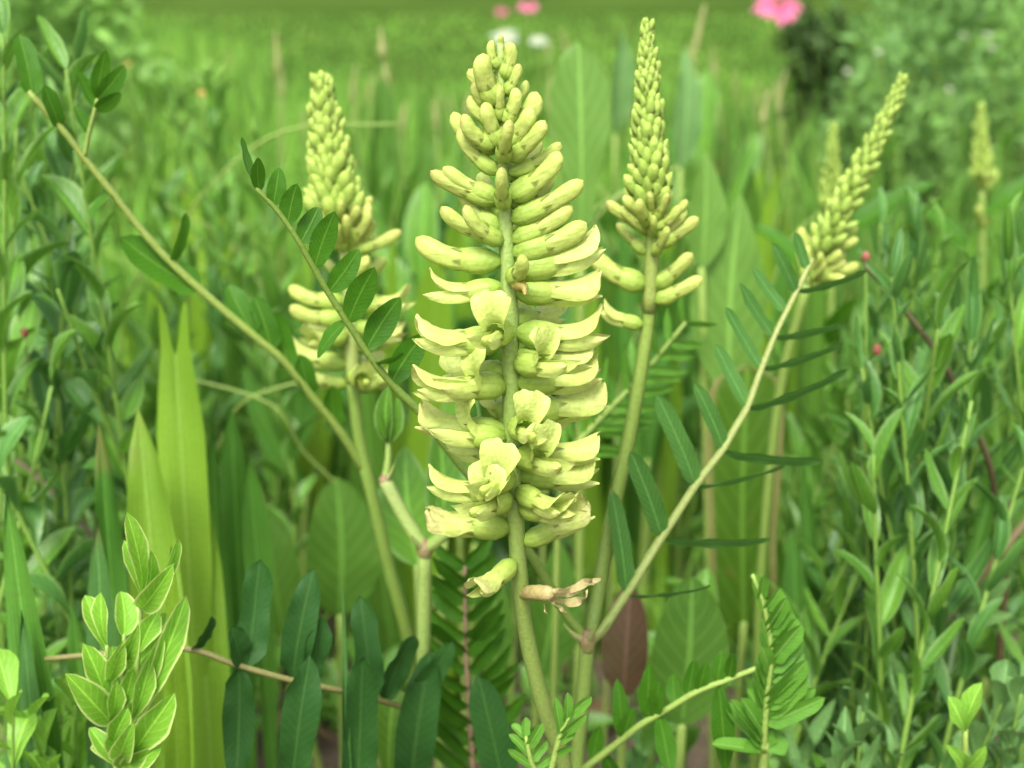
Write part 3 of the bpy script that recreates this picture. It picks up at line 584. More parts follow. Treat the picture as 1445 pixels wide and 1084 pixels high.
compound(th, RE, .0014, .0006, [(361, 264, 341, 193, 24, 62), (369, 268, 364, 222, 20, 10), (388, 289, 394, 236, 27, 5), (409, 316, 419, 259, 31, -8), (423, 345, 450, 292, 33, 5), (446, 378, 473, 298, 35, -5), (467, 411, 507, 352, 34, 12), (496, 453, 529, 377, 38, 0),
  (521, 492, 565, 419, 39, 8), (486, 455, 448, 505, 30, 50), (554, 540, 600, 470, 40, 10), (538, 505, 570, 497, 24, 70), (640, 645, 665, 560, 38, 10)], 'vetch_leaf', 'elliptic', (0.17, 0.26, 0.045), (0.13, 0.21, 0.03), fold=0.18)
RG = [(818, 1092, .36), (829, 1082, .355), (906, 1022, .345), (984, 976, .34), (1066, 944, .336)]
compound(th, RG, .0011, .0007, [(876, 1039, 871, 957, 27), (876, 1039, 893, 998, 24), (913, 1011, 917, 935, 28), (919, 1006, 931, 960, 26), (950, 991, 950, 950, 24), (967, 978, 980, 931, 24), (986, 974, 997, 933, 22), (1010, 961, 1019, 917, 22), (1027, 957, 1035, 921, 19), (831, 1069, 847, 1023, 24),
  (930, 1009, 947, 1095, 32), (1014, 965, 1024, 1090, 34), (850, 1062, 868, 1100, 24)], 'vetch_leaf', 'elliptic', PALE, PALE)

# ================================================================== MILKVETCH BETWEEN THE LEFT SPIKE AND THE CENTRE
th = thing('milkvetch_plant', 'flowerless milkvetch with a pale forked stem and a low leaf of dark blue-green leaflets', 'milkvetch', ground_at(600, 0.395), 'flowering milkvetch')
N3 = P(599, 776, .378); N3b = P(543, 680, .384)
stem_part(th, [th.location, P(598, 1090, .385), P(597, 940, .38), N3], .0021, .0019, (0.18, 0.28, 0.06), (0.24, 0.34, 0.085), seg=12)
joint(th, N3, .0017, [(1, -.3, .5), (-.5, -.6, .7)])
stem_part(th, [N3, P(570, 730, .381), N3b], .0020, .0018, PALE, (0.26, 0.33, 0.1), 'branch'); joint(th, N3b, .0013, [(.6, -.3, .9)])
stem_part(th, [N3b, P(548, 640, .386), P(545, 590, .388)], .0012, .0006, PALE, PALE, 'branch')
for tx, ty, wd, ro in ((560, 560, 26, 30), (535, 575, 20, 50), (548, 545, 28, -20), (528, 600, 16, 40)): put_leaf(th, P(546, 625, .386), P(tx, ty, .386), wd * mpp(.386), 'elliptic', 'weed_green', R(ro), fold=0.6)
stem_part(th, [N3, P(640, 745, .377), P(690, 690, .372), P(740, 560, .375)], .0018, .0010, PALE, (0.26, 0.33, 0.1), 'branch')
RF = [(596, 1010, .384), (560, 995, .37), (480, 975, .352), (400, 957, .345), (330, 937, .342), (260, 915, .342), (150, 922, .345), (65, 930, .35)]
compound(th, RF, .0009, .0007, [(352, 935, 367, 789, 47, 5, .006), (414, 955, 443, 802, 46, -5), (435, 962, 454, 869, 38, 25), (337, 940, 333, 1105, 46, 5), (523, 985, 508, 841, 42, 8), (543, 990, 585, 895, 38, 35), (340, 940, 326, 884, 40, 40), (270, 918, 300, 870, 26, 60), (575, 1000, 640, 905, 36, 20)],
  'vetch_dark', 'oblong', (0.17, 0.17, 0.055), (0.17, 0.16, 0.055), fold=0.3, bulge=0.06, wave=0.02)
RF2 = [(600, 1112, .39), (560, 1118, .36), (480, 1120, .338), (400, 1118, .335)]
compound(th, RF2, .0012, .0009, [(412, 1118, 438, 925, 54, 0), (505, 1118, 512, 927, 52, 8), (580, 1115, 609, 917, 58, -5)], 'vetch_dark', 'oblong', (0.19, 0.19, 0.07), fold=0.32, bulge=0.06, wave=0.018)
RF3 = [(600, 1108, .39), (650, 1118, .36), (730, 1120, .34)]
compound(th, RF3, .0012, .0009, [(712, 1118, 674, 952, 56, 5)], 'vetch_dark', 'oblong', (0.19, 0.19, 0.07), fold=0.2, bulge=0.04)

# ================================================================== MILKVETCH WITH THE SHORT CREAM SPIKE
th = thing('milkvetch_plant', 'milkvetch whose cream spike stands behind a leafy stalk, buds above and open flowers below', 'milkvetch', ground_at(590, 0.46), 'flowering milkvetch')
AX4 = [(455, 128, .425), (462, 200, .425), (474, 280, .424), (486, 350, .424), (494, 450, .424), (497, 540, .424), (506, 620, .425), (522, 690, .426), (548, 800, .43), (575, 900, .435)]
stem_part(th, [th.location, P(585, 1000, .445)] + polyP(AX4[::-1][:5]), .0022, .0019, (0.13, 0.22, 0.035), (0.18, 0.28, 0.05), seg=10)
mb = MB(); tube(mb, polyP(AX4[:6][::-1]), [.0022, .0016, .0006], (0.28, 0.34, 0.10), 10, 5, PALE); rac = build(mb, 'raceme', 'stem', th)
bud_spire(rac, [(487, 355, .424), (474, 280, .424), (462, 200, .425), (455, 128, .425)], 170, 66 * mpp(.424), 30 * mpp(.424), 40, 66, big=0.16)
hand_flowers(rac, AX4, [(509, 356, 566, 326, 'b', 0), (500, 395, 525, 352, 'b', -1), (525, 425, 580, 400, 'o', 0), (480, 425, 408, 405, 'b', 0), (475, 448, 411, 430, 'b', 0), (480, 472, 443, 440, 'o', -1), (484, 516, 408, 478, 'o', 0), (488, 545, 428, 516, 'o', 0), (509, 458, 574, 455, 'o', 0),
  (496, 532, 517, 490, 'o', -1), (513, 550, 563, 519, 'o', 1), (490, 400, 450, 380, 'b', 1), (505, 490, 555, 470, 'o', 1), (485, 480, 440, 462, 'o', 1), (505, 410, 540, 375, 'b', 1), (500, 520, 520, 515, 'o', 1), (490, 505, 470, 480, 'o', 1)], 92, 78, .0018)
RD = [(516, 668, .426), (480, 610, .42), (440, 560, .415), (400, 510, .41), (365, 480, .407), (300, 425, .403), (240, 370, .40), (195, 320, .398), (160, 275, .396), (120, 225, .394), (85, 180, .392), (40, 130, .39)]
rc = compound(th, RD, .0014, .0008, [(385, 496, 359, 418, 31, 10), (362, 473, 322, 402, 31, 10), (415, 519, 385, 439, 30, 15), (442, 556, 422, 500, 28, 20), (478, 602, 468, 545, 28, 15), (279, 416, 170, 335, 46, 22), (50, 135, 27, 48, 30, 15), (160, 272, 127, 309, 22, 65), (85, 180, 62, 120, 22, 20), (240, 372, 262, 300, 22, 50)], 'vetch_leaf', 'oblong', (0.19, 0.28, 0.05), (0.19, 0.25, 0.05), fold=0.3)
compound(th, [(119, 223, .394), (125, 190, .393), (133, 158, .392), (137, 140, .392)], .0007, .0005, [(135, 156, 171, 131, 22, 20), (136, 143, 177, 92, 27, 15), (131, 150, 109, 98, 18, 30), (137, 140, 150, 70, 24, 10), (126, 190, 105, 150, 20, 40)], 'vetch_leaf', 'elliptic', PALE, PALE)

# ================================================================== MILKVETCH LEANING TO THE RIGHT, AND TWO FARTHER SPIKES
th = thing('milkvetch_plant', 'milkvetch with a thin leaning spike of tight buds behind the long feathery leaf', 'milkvetch', ground_at(1080, 0.52), 'flowering milkvetch')
AX5 = [(1270, 120, .47), (1235, 200, .468), (1195, 280, .467), (1160, 360, .466), (1140, 400, .466)]
stem_part(th, [th.location, P(1075, 800, .49), P(1100, 560, .478), P(1140, 400, .466)], .0022, .0015, GREEN, PALE)
mb = MB(); tube(mb, polyP(AX5[::-1]), [.0015, .0012, .0005], PALE, 8, 5, PALE); rac = build(mb, 'raceme', 'stem', th)
bud_spire(rac, AX5[::-1], 115, 46 * mpp(.467), 20 * mpp(.467), 44, 66, big=0.12)
hand_flowers(rac, AX5, [(1150, 380, 1215, 375, 'b', 0), (1160, 355, 1210, 335, 'b', 0), (1150, 370, 1130, 320, 'b', -1), (1165, 340, 1215, 322, 'b', 1), (1145, 385, 1185, 385, 'b', -1)], 60, 55, .0012)
for (x0, y0, x1, y1, Y, n, lab) in ((1386, 268, 1384, 155, .74, 64, 'small far milkvetch spike standing clear above the bluish weeds, beads of buds'), (1172, 310, 1176, 182, .66, 60, 'blurred far milkvetch spike close behind the leaning spike')):
    th = thing('milkvetch_plant', lab, 'milkvetch', ground_at(x0, Y + .02), 'flowering milkvetch')
    stem_part(th, [th.location, P(x0 + 4, 700, Y + .01), P(x0, y0 + 60, Y), P(x0, y0, Y)], .0024, .0016, GREEN, PALE)
    mb = MB(); tube(mb, [P(x0, y0, Y), P(x1, y1, Y)], [.0016, .0006], PALE, 8, 4); rac = build(mb, 'raceme', 'stem', th)
    bud_spire(rac, [(x0, y0, Y), ((x0 + x1) / 2, (y0 + y1) / 2, Y), (x1, y1, Y)], n, 30 * mpp(Y), 12 * mpp(Y), 52, 66, big=0.05)
    for k in range(4):
        b = P(x0, y0 + 40 + k * 70, Y); a = k * 2.4; put_leaf(th, b, b + Vector((math.cos(a) * .045, math.sin(a) * .03, .03)), .012, 'elliptic', 'vetch_leaf', fold=.3, face=Vector((0, -.5, 1)))
    if x0 > 1300: flower_at(rac, P(x0, y0 + 50, Y), P(x0 - 6, y0 + 22, Y - .01), BUDS[0]); flower_at(rac, P(x0, y0 + 56, Y), P(x0 + 10, y0 + 30, Y + .005), BUDS[1])

# ================================================================== SMALLER FEATHERY SHOOTS
th = thing('vetch_shoot', 'bright young feathery shoot with folded leaflets beside the broad oval leaf', 'shoot', ground_at(1078, .345), 'young feathery shoots')
stem_part(th, [th.location, P(1076, 1092, .337), P(1079, 1050, .335)], .0014, .0012, PALE, PALE)
RH = [(1078, 1060, .335), (1079, 1026, .334), (1088, 922, .333), (1080, 862, .333), (1062, 812, .333)]
lf = [(1084, 1022, 1164, 985, 20, 30), (1085, 1012, 1139, 957, 22, 45), (1087, 990, 1139, 931, 22, 45), (1088, 962, 1132, 914, 22, 45), (1090, 935, 1132, 881, 21, 45), (1089, 905, 1119, 864, 19, 45), (1087, 885, 1110, 843, 17, 45), (1084, 860, 1102, 830, 14, 45), (1074, 845, 1078, 812, 12, 40),
      (1062, 1056, 1017, 989, 18, 55), (1071, 1035, 1045, 985, 18, 60), (1079, 1008, 1064, 958, 18, 60), (1082, 984, 1068, 932, 18, 60), (1085, 950, 1074, 912, 18, 60), (1086, 915, 1074, 873, 16, 60), (1062, 1078, 1004, 1050, 18, 60), (1080, 866, 1062, 808, 12, 40), (1080, 1060, 1090, 1030, 40, 20), (1076, 1068, 1066, 1035, 36, 20)]
compound(th, RH, .0010, .0006, [(*q[:4], q[4] * 1.35, q[5] * .6) for q in lf] + [tuple((lf[i][k] + lf[i + 1][k]) / 2 for k in range(4)) + (lf[i][4] * 1.2, 30) for i in (0, 1, 2, 3, 4, 5, 6, 9, 10, 11, 12, 13)], 'vetch_young', 'oblong', PALE, PALE, fold=.5, bulge=.03)
th = thing('vetch_shoot', 'small fresh feathery sprig of bright leaflets at the foot of the central stem', 'shoot', ground_at(775, .315), 'young feathery shoots')
stem_part(th, [th.location, P(775, 1100, .302)], .0012, .001, PALE, PALE)
compound(th, [(775, 1100, .302), (790, 1040, .301), (805, 1008, .301)], .0008, .0005, [(788, 1035, 783, 984, 15, 20), (798, 1020, 801, 977, 15, 20), (804, 1012, 835, 983, 17, 20), (792, 1038, 828, 1008, 15, 25), (788, 1048, 812, 1030, 14, 30), (783, 1065, 808, 1052, 13, 30)], 'vetch_young', 'oblong', PALE, PALE, fold=.5)
compound(th, [(772, 1102, .302), (752, 1082, .3), (742, 1040, .3)], .0008, .0005, [(742, 1042, 722, 1022, 13, 20), (743, 1040, 742, 1012, 14, 20), (745, 1055, 766, 1020, 17, 20), (748, 1068, 718, 1036, 14, 25), (750, 1075, 772, 1045, 17, 25), (752, 1082, 716, 1058, 14, 25), (755, 1085, 780, 1066, 15, 25)], 'vetch_young', 'oblong', PALE, PALE, fold=.4)
def feathery(label, pts, Y, n, l0, l1, wd, up, mat, col, root, gr='feathery compound leaves'):
    th = thing('feathery_leaf', label, 'leaf', ground_at(root, Y + .03), gr)
    x0, y0 = pts[0]; stem_part(th, [th.location, P(x0 + (root - x0) * .4, y0 + 90, Y + .012), P(x0, y0, Y)], .0013, .0011, col, col)
    rach = [(x, y, Y) for x, y in pts]; q = catmull([(x, y, 0) for x, y in pts], 8); lf = []
    d = np.array(q[-1] - q[0]); d /= np.linalg.norm(d); 
    for i in range(n):
        t = i / (n - 1); k = q[int(t * (len(q) - 1))]; L = l0 + (l1 - l0) * t
        for sg in (-1, 1):
            a = math.atan2(d[1], d[0]) + sg * R(up + random.uniform(-5, 5)); lf.append((k[0], k[1], k[0] + math.cos(a) * L, k[1] + math.sin(a) * L, wd, random.uniform(15, 55) * sg, random.uniform(-.008, .008)))
    compound(th, rach, .0011, .0006, lf, mat, 'linear', col, col, fold=.4)
feathery('feathery leaf of narrow ribs between the central and the tall narrow spike', [(800, 640), (850, 588), (907, 529), (968, 455)], .43, 12, 95, 45, 13, 48, 'vetch_young', PALE, 770)
feathery('dark fern-like leaf on a pinkish stalk behind the central stem', [(668, 1100), (662, 1000), (657, 900), (656, 800)], .395, 13, 118, 55, 24, 47, 'vetch_leaf', (0.22, 0.16, 0.09), 675)
feathery('fine feathery leaf low among the reddish-dotted weeds', [(1215, 760), (1208, 680), (1200, 600), (1190, 545)], .56, 12, 60, 28, 9, 55, 'vetch_young', PALE, 1225)

# ================================================================== BROAD LEAVES AND STRAP LEAVES
def blade(px, py, root, Y, wpx, prof, mat, label, cat='leaf', lean=0.0, roll=0, bulge=.03, fold=.2, name='strap_leaf', group='strap leaves', extra=(), lean_back=0.0, **kw):
    """a leaf that grows from the ground to the pixel of its tip; extra: further leaves of the same plant (tip px,py,width,roll)"""
    th = thing(name, label, cat, ground_at(root, Y + .02 - lean_back), group)
    for i, (tx, ty, wd, ro) in enumerate(((px, py, wpx, roll),) + tuple(extra)):
        b = th.location + Vector((random.uniform(-.006, .006) * (i > 0), random.uniform(-.004, .004) * (i > 0), -.002))
        put_leaf(th, b, P(tx, ty, Y + (0 if i == 0 else random.uniform(-.02, .03))), wd * mpp(Y), prof, mat, R(ro), 'leaf_blade', fold=fold, bulge=bulge, nu=8, nv=22, **kw)
    return th
def broad(leaves, root, Y, mat, label, group='broad-leaved plants', prof='paddle', **kw):
    """leaves: (base px,py, tip px,py, width, roll)"""
    th = thing('broad_leaf_plant', label, 'plant', ground_at(root, Y + .02), group)
    for (bx, by, tx, ty, wd, ro) in leaves:
        b = P(bx, by, Y); stem_part(th, [th.location + Vector((random.uniform(-.004, .004), 0, -.001)), (th.location * .5 + b * .5) + Vector((0, .008, 0)), b], .0022, .0016, PALE, PALE, 'leaf_stalk', 7)
        put_leaf(th, b, P(tx, ty, Y + .01), wd * mpp(Y), prof, mat, R(ro), 'leaf_blade', nu=8, nv=20, **kw)
    return th
SB = 'strap leaves'
blade(243, 425, 262, .455, 64, 'torn', 'strap_bright', 'yellow-green strap leaf with a torn forked tip', tear=0.055, fold=.1, lean_back=.07)
blade(195, 575, 262, .42, 72, 'tongue', 'strap_bright', 'wide yellow-green strap leaf with pale midrib, tip bent aside, below the torn one', bulge=.05, lean_back=.08)
blade(272, 645, 290, .45, 66, 'tongue', 'strap_bright', 'yellow-green strap leaf with an orange-brown spot', lean_back=.08)
blade(325, 570, 345, .48, 50, 'tongue', 'strap_mid', 'narrow mid-green strap leaf under the drooping leafy stalk', extra=((350, 640, 40, 20), (300, 600, 36, -20)))
blade(140, 598, 165, .415, 42, 'tongue', 'strap_mid', 'upright mid-green strap leaf above the grey-green blade')
blade(241, 768, 205, .345, 42, 'strap', 'strap_bright', 'bright strap leaf right behind the pale-edged plant', bulge=-.03)
blade(136, 728, 95, .37, 58, 'strap', 'strap_glaucous', 'grey-green folded strap leaf with a blunt tip', fold=.35)
blade(8, 690, 60, .36, 62, 'strap', 'strap_mid', 'long twisted strap leaf with a pale edge at the meadow weed patch', bulge=.06, fold=.4)
blade(30, 860, 20, .35, 46, 'strap', 'strap_glaucous', 'short grey-green strap leaf with a pale rim beside the twisted one', extra=((60, 935, 36, 30), (10, 900, 40, -25)))
blade(484, 815, 466, .345, 23, 'linear', 'strap_glaucous', 'thin pale upright blade between the dark leaflets', fold=.6)
blade(100, 850, 150, .42, 60, 'strap', 'strap_mid', 'shaded broad blade behind the pale-edged plant', extra=((175, 880, 56, 10),))
broad([(820, 345, 816, 57, 84, 4)], 822, .60, 'broad_pale', 'huge pale paddle-shaped leaf standing between the central and the narrow spike', bulge=.03, fold=.15)
broad([(1030, 560, 1046, 272, 108, -10), (990, 380, 995, 210, 60, 25)], 1030, .60, 'broad_pale', 'broad pale green leaf pair with pointed tips behind the long feathery leaf', prof='lanceo', bulge=.03)
broad([(1050, 880, 1055, 515, 112, 5)], 1050, .52, 'broad_yellow', 'straight yellow-green leaf with brownish edges and a pink spot', prof='blunt', bulge=.02, fold=.08)
broad([(962, 1025, 976, 812, 122, 8)], 962, .43, 'broad_leaf', 'broad oval leaf with a pale midrib under the feathery leaf', prof='elliptic', bulge=.03)
broad([(880, 985, 890, 822, 74, -15)], 880, .44, 'red_leaf', 'reddish brown leaf beside the pink joint', prof='elliptic')
broad([(480, 870, 474, 672, 112, 10), (400, 900, 372, 720, 80, 20)], 470, .56, 'broad_leaf', 'rounded deep green leaves in the shade below the cream spike', prof='elliptic', bulge=.05)
broad([(590, 800, 572, 628, 100, -12), (625, 760, 618, 590, 70, 25)], 600, .45, 'weed_green', 'pale oval leaves behind the forked stem', prof='lanceo', bulge=.03)
broad([(548, 1110, 556, 970, 80, 5)], 548, .40, 'broad_yellow', 'light yellow-green leaf low behind the dark leaflets', prof='obovate')
broad([(960, 240, 966, 66, 44, 30)], 955, .80, 'weed_grey', 'blurred silvery leaf beside the tall narrow spike', prof='lanceo')
broad([(868, 190, 878, 40, 40, 40)], 868, 1.0, 'weed_grey', 'blurred grey-green leaf behind the huge paddle leaf', prof='lanceo')
broad([(1180, 1060, 1168, 800, 70, 20), (1140, 1010, 1120, 740, 56, -20)], 1165, .52, 'strap_mid', 'upright dull green leaves behind the bright feathery shoot', prof='lanceo')
broad([(1310, 1010, 1330, 845, 60, 10), (1390, 960, 1385, 860, 52, -10)], 1340, .50, 'broad_leaf', 'dull green oval leaves behind the bluish leaves', prof='elliptic')
broad([(760, 960, 790, 760, 90, 20), (700, 960, 700, 800, 60, 0)], 735, .50, 'broad_leaf', 'low broad leaves behind the central stem', prof='lanceo', bulge=.05)

for tx, ty, ro, Y, wd, lab in ((1425, 590, 1130, .47, 34, 'long dark blade arching through the bluish weeds'), (1290, 600, 1185, .46, 28, 'upright dark blade at the edge of the bluish weeds'), (1360, 700, 1175, .45, 30, 'shorter dark blade arching low in the bluish weeds'), (1130, 640, 1150, .55, 40, 'pale blade behind the feathery shoot')):
    blade(tx, ty, ro, Y, wd, 'linear', 'strap_mid', lab, bulge=.09, roll=20, fold=.3)
# ================================================================== PALE-EDGED PLANT
th = thing('pale_edged_plant', 'upright plant with oval green leaves edged in pale cream', 'plant', ground_at(160, .325))
Z = lambda x, y: (x / 2.683, 680 + y / 2.683)
PS = [[(440, 1100), (425, 1000), (408, 800), (405, 620)], [(470, 1100), (500, 900), (525, 650), (535, 440)], [(455, 1100), (450, 950), (465, 760), (470, 580)]]
polys = []
for s_ in PS:
    pp = [Z(*q) + (.318,) for q in s_]; polys.append(pp); stem_part(th, [th.location] + polyP(pp), .0009, .0005, PALE, PALE, seg=7)
for (bx, by, tx, ty, wd, k, ro) in [(390, 910, 265, 745, 90, 0, 10), (545, 330, 485, 148, 62, 1, 10), (530, 400, 478, 245, 58, 1, 25), (535, 440, 565, 278, 55, 1, 40), (535, 480, 645, 330, 72, 1, 5), (580, 400, 660, 235, 46, 1, 50), (400, 870, 328, 640, 76, 0, 15), (405, 650, 330, 452, 66, 0, 20), (405, 610, 385, 440, 54, 0, -20),
     (415, 670, 512, 590, 52, 0, 40), (470, 590, 458, 433, 74, 2, 15), (465, 735, 612, 588, 86, 2, 10), (540, 790, 605, 600, 60, 1, 20), (520, 650, 592, 508, 66, 1, 10), (535, 560, 618, 503, 46, 1, 30), (480, 930, 545, 765, 86, 1, 0), (520, 920, 684, 480, 80, 1, 20), (480, 1060, 642, 828, 96, 1, 10), (450, 1050, 500, 925, 66, 2, 10),
     (415, 1070, 348, 945, 58, 0, 10), (460, 800, 430, 640, 60, 2, -10), (470, 700, 520, 560, 60, 2, 0), (425, 1000, 480, 870, 66, 0, 10), (430, 760, 460, 620, 56, 0, 20), (430, 1080, 380, 985, 66, 0, 5), (450, 1090, 560, 985, 80, 2, 10), (470, 1090, 600, 1010, 70, 1, 10), (430, 1050, 440, 930, 70, 0, 0), (500, 900, 560, 700, 66, 1, 15), (470, 860, 500, 720, 60, 2, 10), (415, 900, 440, 770, 58, 0, 25)]:
    x, y = Z(bx, by); d, q = snap(x, y, polys[k]); tx, ty = Z(tx, ty)
    pb = P(*q); put_leaf(th, pb, pb + (P(tx, ty, .318 + random.uniform(-.012, .008)) - pb) * 1.12, wd * 1.4 / 2.683 * mpp(.318), 'obovate' if random.random() < .5 else 'elliptic', 'pale_margin', R(ro + random.uniform(-10, 10)), fold=.55, bulge=.1, nu=8, nv=14)

# ================================================================== LEAFY WEEDS
def weed(top, root, n, L, wd, prof, mat, label, group, r=.0013, e0=35, e1=65, start=.3, col=GREEN, name='leafy_weed', bend=.03, fold=.6, tipcol=None, sub_branch=0, cat='weed'):
    L *= (lk := random.uniform(.75, 1.35)); wd *= lk * random.uniform(.85, 1.15); n = int(n / lk ** .7)
    th = thing(name, label, cat, root, group); mid = root * .45 + top * .55 + Vector((random.uniform(-bend, bend), random.uniform(-bend, bend), 0))
    pts = catmull([tuple(root), tuple(mid), tuple(top)], 8); stem_part(th, pts.tolist()[::2], r, r * .45, col, col, seg=6)
    H = len(pts) - 1; az0 = random.uniform(0, 6.28)
    for i in range(n):
        t = start + (1 - start) * i / (n - 1); k = t * H; j = min(int(k), H - 1); p = Vector(pts[j] + (pts[j + 1] - pts[j]) * (k - j))
        a = az0 + i * 2.39996 + random.uniform(-.3, .3); e = R(e0 + (e1 - e0) * t + random.uniform(-14, 14)); rad = Vector((math.cos(a), math.sin(a), 0)); up = Vector((0, 0, 1))
        d = rad * math.cos(e) + up * math.sin(e); nn = up * math.cos(e) - rad * math.sin(e); l = L * random.uniform(.7, 1.2) * (1 - .35 * max(0, t - .75) / .25)
        put_leaf(th, p, p + d * l, wd * l / L * random.uniform(.85, 1.1), prof, mat, R(random.uniform(-25, 25)), face=nn, fold=random.choice((fold, fold * .5, fold * 1.4)), bulge=random.choice((.07, -.07, .13)), nu=4, nv=9)
    return th
def where(px, table):
    for lim, txt in table:
        if px < lim: return txt
    return table[-1][1]
WT = ((330, 'behind the drooping leafy stalk'), (560, 'behind the cream spike'), (650, 'between the cream and the central spike'), (790, 'behind the central spike'), (862, 'around the huge paddle leaf'), (985, 'behind the tall narrow spike'), (2000, 'behind the long feathery leaf'))
WR = ((1290, 'near the leaning spike'), (1370, 'around the dark red leaning stem'), (3000, 'under the small far spike'))
WL = ((60, 'beyond the twisted strap leaf'), (3000, 'around the drooping leafy stalk'))
BLUE = 'bluish weeds with narrow oval leaves'; GRN = 'green weeds with small oval leaves'
ZP = [0]
def zone(n, x0, x1, y0, y1, Y0, Y1, fn):
    for i in range(n):
        Y = Y0 + (Y1 - Y0) * ((i + random.random()) / n); px = random.uniform(x0, x1); py = random.uniform(y0, y1); top = P(px, py, Y)
        ZP[0] = px; fn(top, Vector((top.x + random.uniform(-.03, .03), top.y + random.uniform(-.01, .03), 0)), Y)
# the patch at the left
zone(18, -40, 125, 20, 420, .43, .66, lambda t, r, Y: weed(t, r, 24, .026, .0085, 'elliptic', 'weed_blue' if random.random() < .4 else 'weed_green', ('tall' if t.z > .33 else 'shorter') + ' slender weed with small oval leaves ' + where(ZP[0], WL), GRN, e0=30, e1=60, start=.35))
zone(12, 120, 420, 120, 420, .62, .95, lambda t, r, Y: weed(t, r, 24, .028, .008, 'lanceo', 'weed_green', ('blurred tall' if t.z > .3 else 'blurred shorter') + ' weed with pointed leaves beyond the drooping leafy stalk', GRN, start=.3))
zone(9, -40, 95, 380, 640, .42, .52, lambda t, r, Y: weed(t, r, 16, .024, .011, 'obovate', 'weed_green' if random.random() < .5 else 'weed_blue', 'low weed with rounded bluish leaves under the slender weeds', GRN, start=.3, e0=10, e1=50))
# the patch at the right
zone(28, 1205, 1470, 300, 540, .41, .62, lambda t, r, Y: weed(t, r, 32, .027, .0056, 'elliptic', 'weed_blue' if random.random() < .7 else 'weed_green', ('tall' if t.z > .3 else 'shorter') + ' bluish weed of narrow upright leaves ' + where(ZP[0], WR), BLUE, e0=45, e1=68, start=.25))
zone(14, 1215, 1470, 560, 800, .40, .52, lambda t, r, Y: weed(t, r, 22, .026, .0060, 'elliptic', 'weed_blue' if random.random() < .6 else 'weed_green', 'low weed of upright leaves before the tall ones ' + where(ZP[0], WR), BLUE, e0=40, e1=65, start=.3))
zone(9, 1090, 1230, 420, 640, .56, .80, lambda t, r, Y: weed(t, r, 22, .030, .006, 'lanceo', 'weed_green', 'green weed with pointed leaves behind the long feathery leaf', GRN, e0=40, e1=65))
# middle distance: leafy weeds filling the meadow
zone(34, 300, 1130, 230, 560, .72, 1.25, lambda t, r, Y: weed(t, r, 18, .040, .012, random.choice(('lanceo', 'elliptic')), random.choice(('weed_green', 'weed_blue', 'weed_green')), 'blurred leafy weed with pointed leaves ' + where(ZP[0], WT), GRN, e0=40, e1=70, start=.2))
# low plants at the foot
zone(10, 850, 1445, 860, 1010, .50, .66, lambda t, r, Y: weed(t, r, 14, .026, .010, 'elliptic', 'weed_green' if random.random() < .6 else 'weed_blue', 'small low weed on the ground under the dense patch', GRN, e0=15, e1=50, start=.25, bend=.01))
zone(8, 250, 760, 880, 1030, .55, .78, lambda t, r, Y: weed(t, r, 12, .030, .011, 'elliptic', 'weed_green', 'small low weed in the shade behind the dark leaflets', GRN, e0=15, e1=50, start=.25, bend=.01))
zone(7, 1110, 1290, 985, 1070, .36, .42, lambda t, r, Y: weed(t, r, 16, .020, .0065, 'lanceo', 'weed_grey', 'low sprig of pale striped leaves by the bright feathery shoot', 'pale sprigs', e0=25, e1=60, start=.6, bend=.006, r=.0009))
zone(5, 0, 110, 985, 1060, .33, .38, lambda t, r, Y: weed(t, r, 10, .018, .009, 'obovate', 'seedling', 'low bright weed with rounded leaves beside the pale-edged plant', 'low bright weeds', e0=25, e1=60, start=.75, bend=.005, r=.0009))
zone(4, 1400, 1450, 970, 1060, .36, .42, lambda t, r, Y: weed(t, r, 14, .016, .008, 'obovate', 'weed_grey', 'low sprig with small rounded grey-green leaves beside the seedling', 'pale sprigs', e0=20, e1=60, start=.7, bend=.005, r=.0009))
# strap-leaved tufts in the middle distance
for i in range(46):
    Y = random.uniform(.72, 1.5); px = random.uniform(150, 1120); py = random.uniform(120, 330) + (1.5 - Y) * 130
    t0 = thing('strap_leaf_tuft', ('near' if Y < 1.0 else 'far') + ' blurred tuft of tall strap leaves ' + where(px, WT), 'tuft', ground_at(px + random.uniform(-20, 20), Y), 'tufts of tall strap leaves')
    for k in range(random.randint(4, 6)):
        tip = P(px + random.uniform(-70, 70) * .7 / Y, py + random.uniform(-20, 150), Y + random.uniform(-.05, .05))
        put_leaf(t0, t0.location + Vector((random.uniform(-.012, .012), random.uniform(-.01, .01), -.001)), tip, random.uniform(.012, .026), random.choice(('strap', 'lanceo')), random.choice(('strap_bright', 'strap_mid', 'strap_bright', 'broad_leaf')), R(random.uniform(-60, 60)), 'leaf_blade', bulge=random.choice((.04, -.04)), nv=12, nu=4)

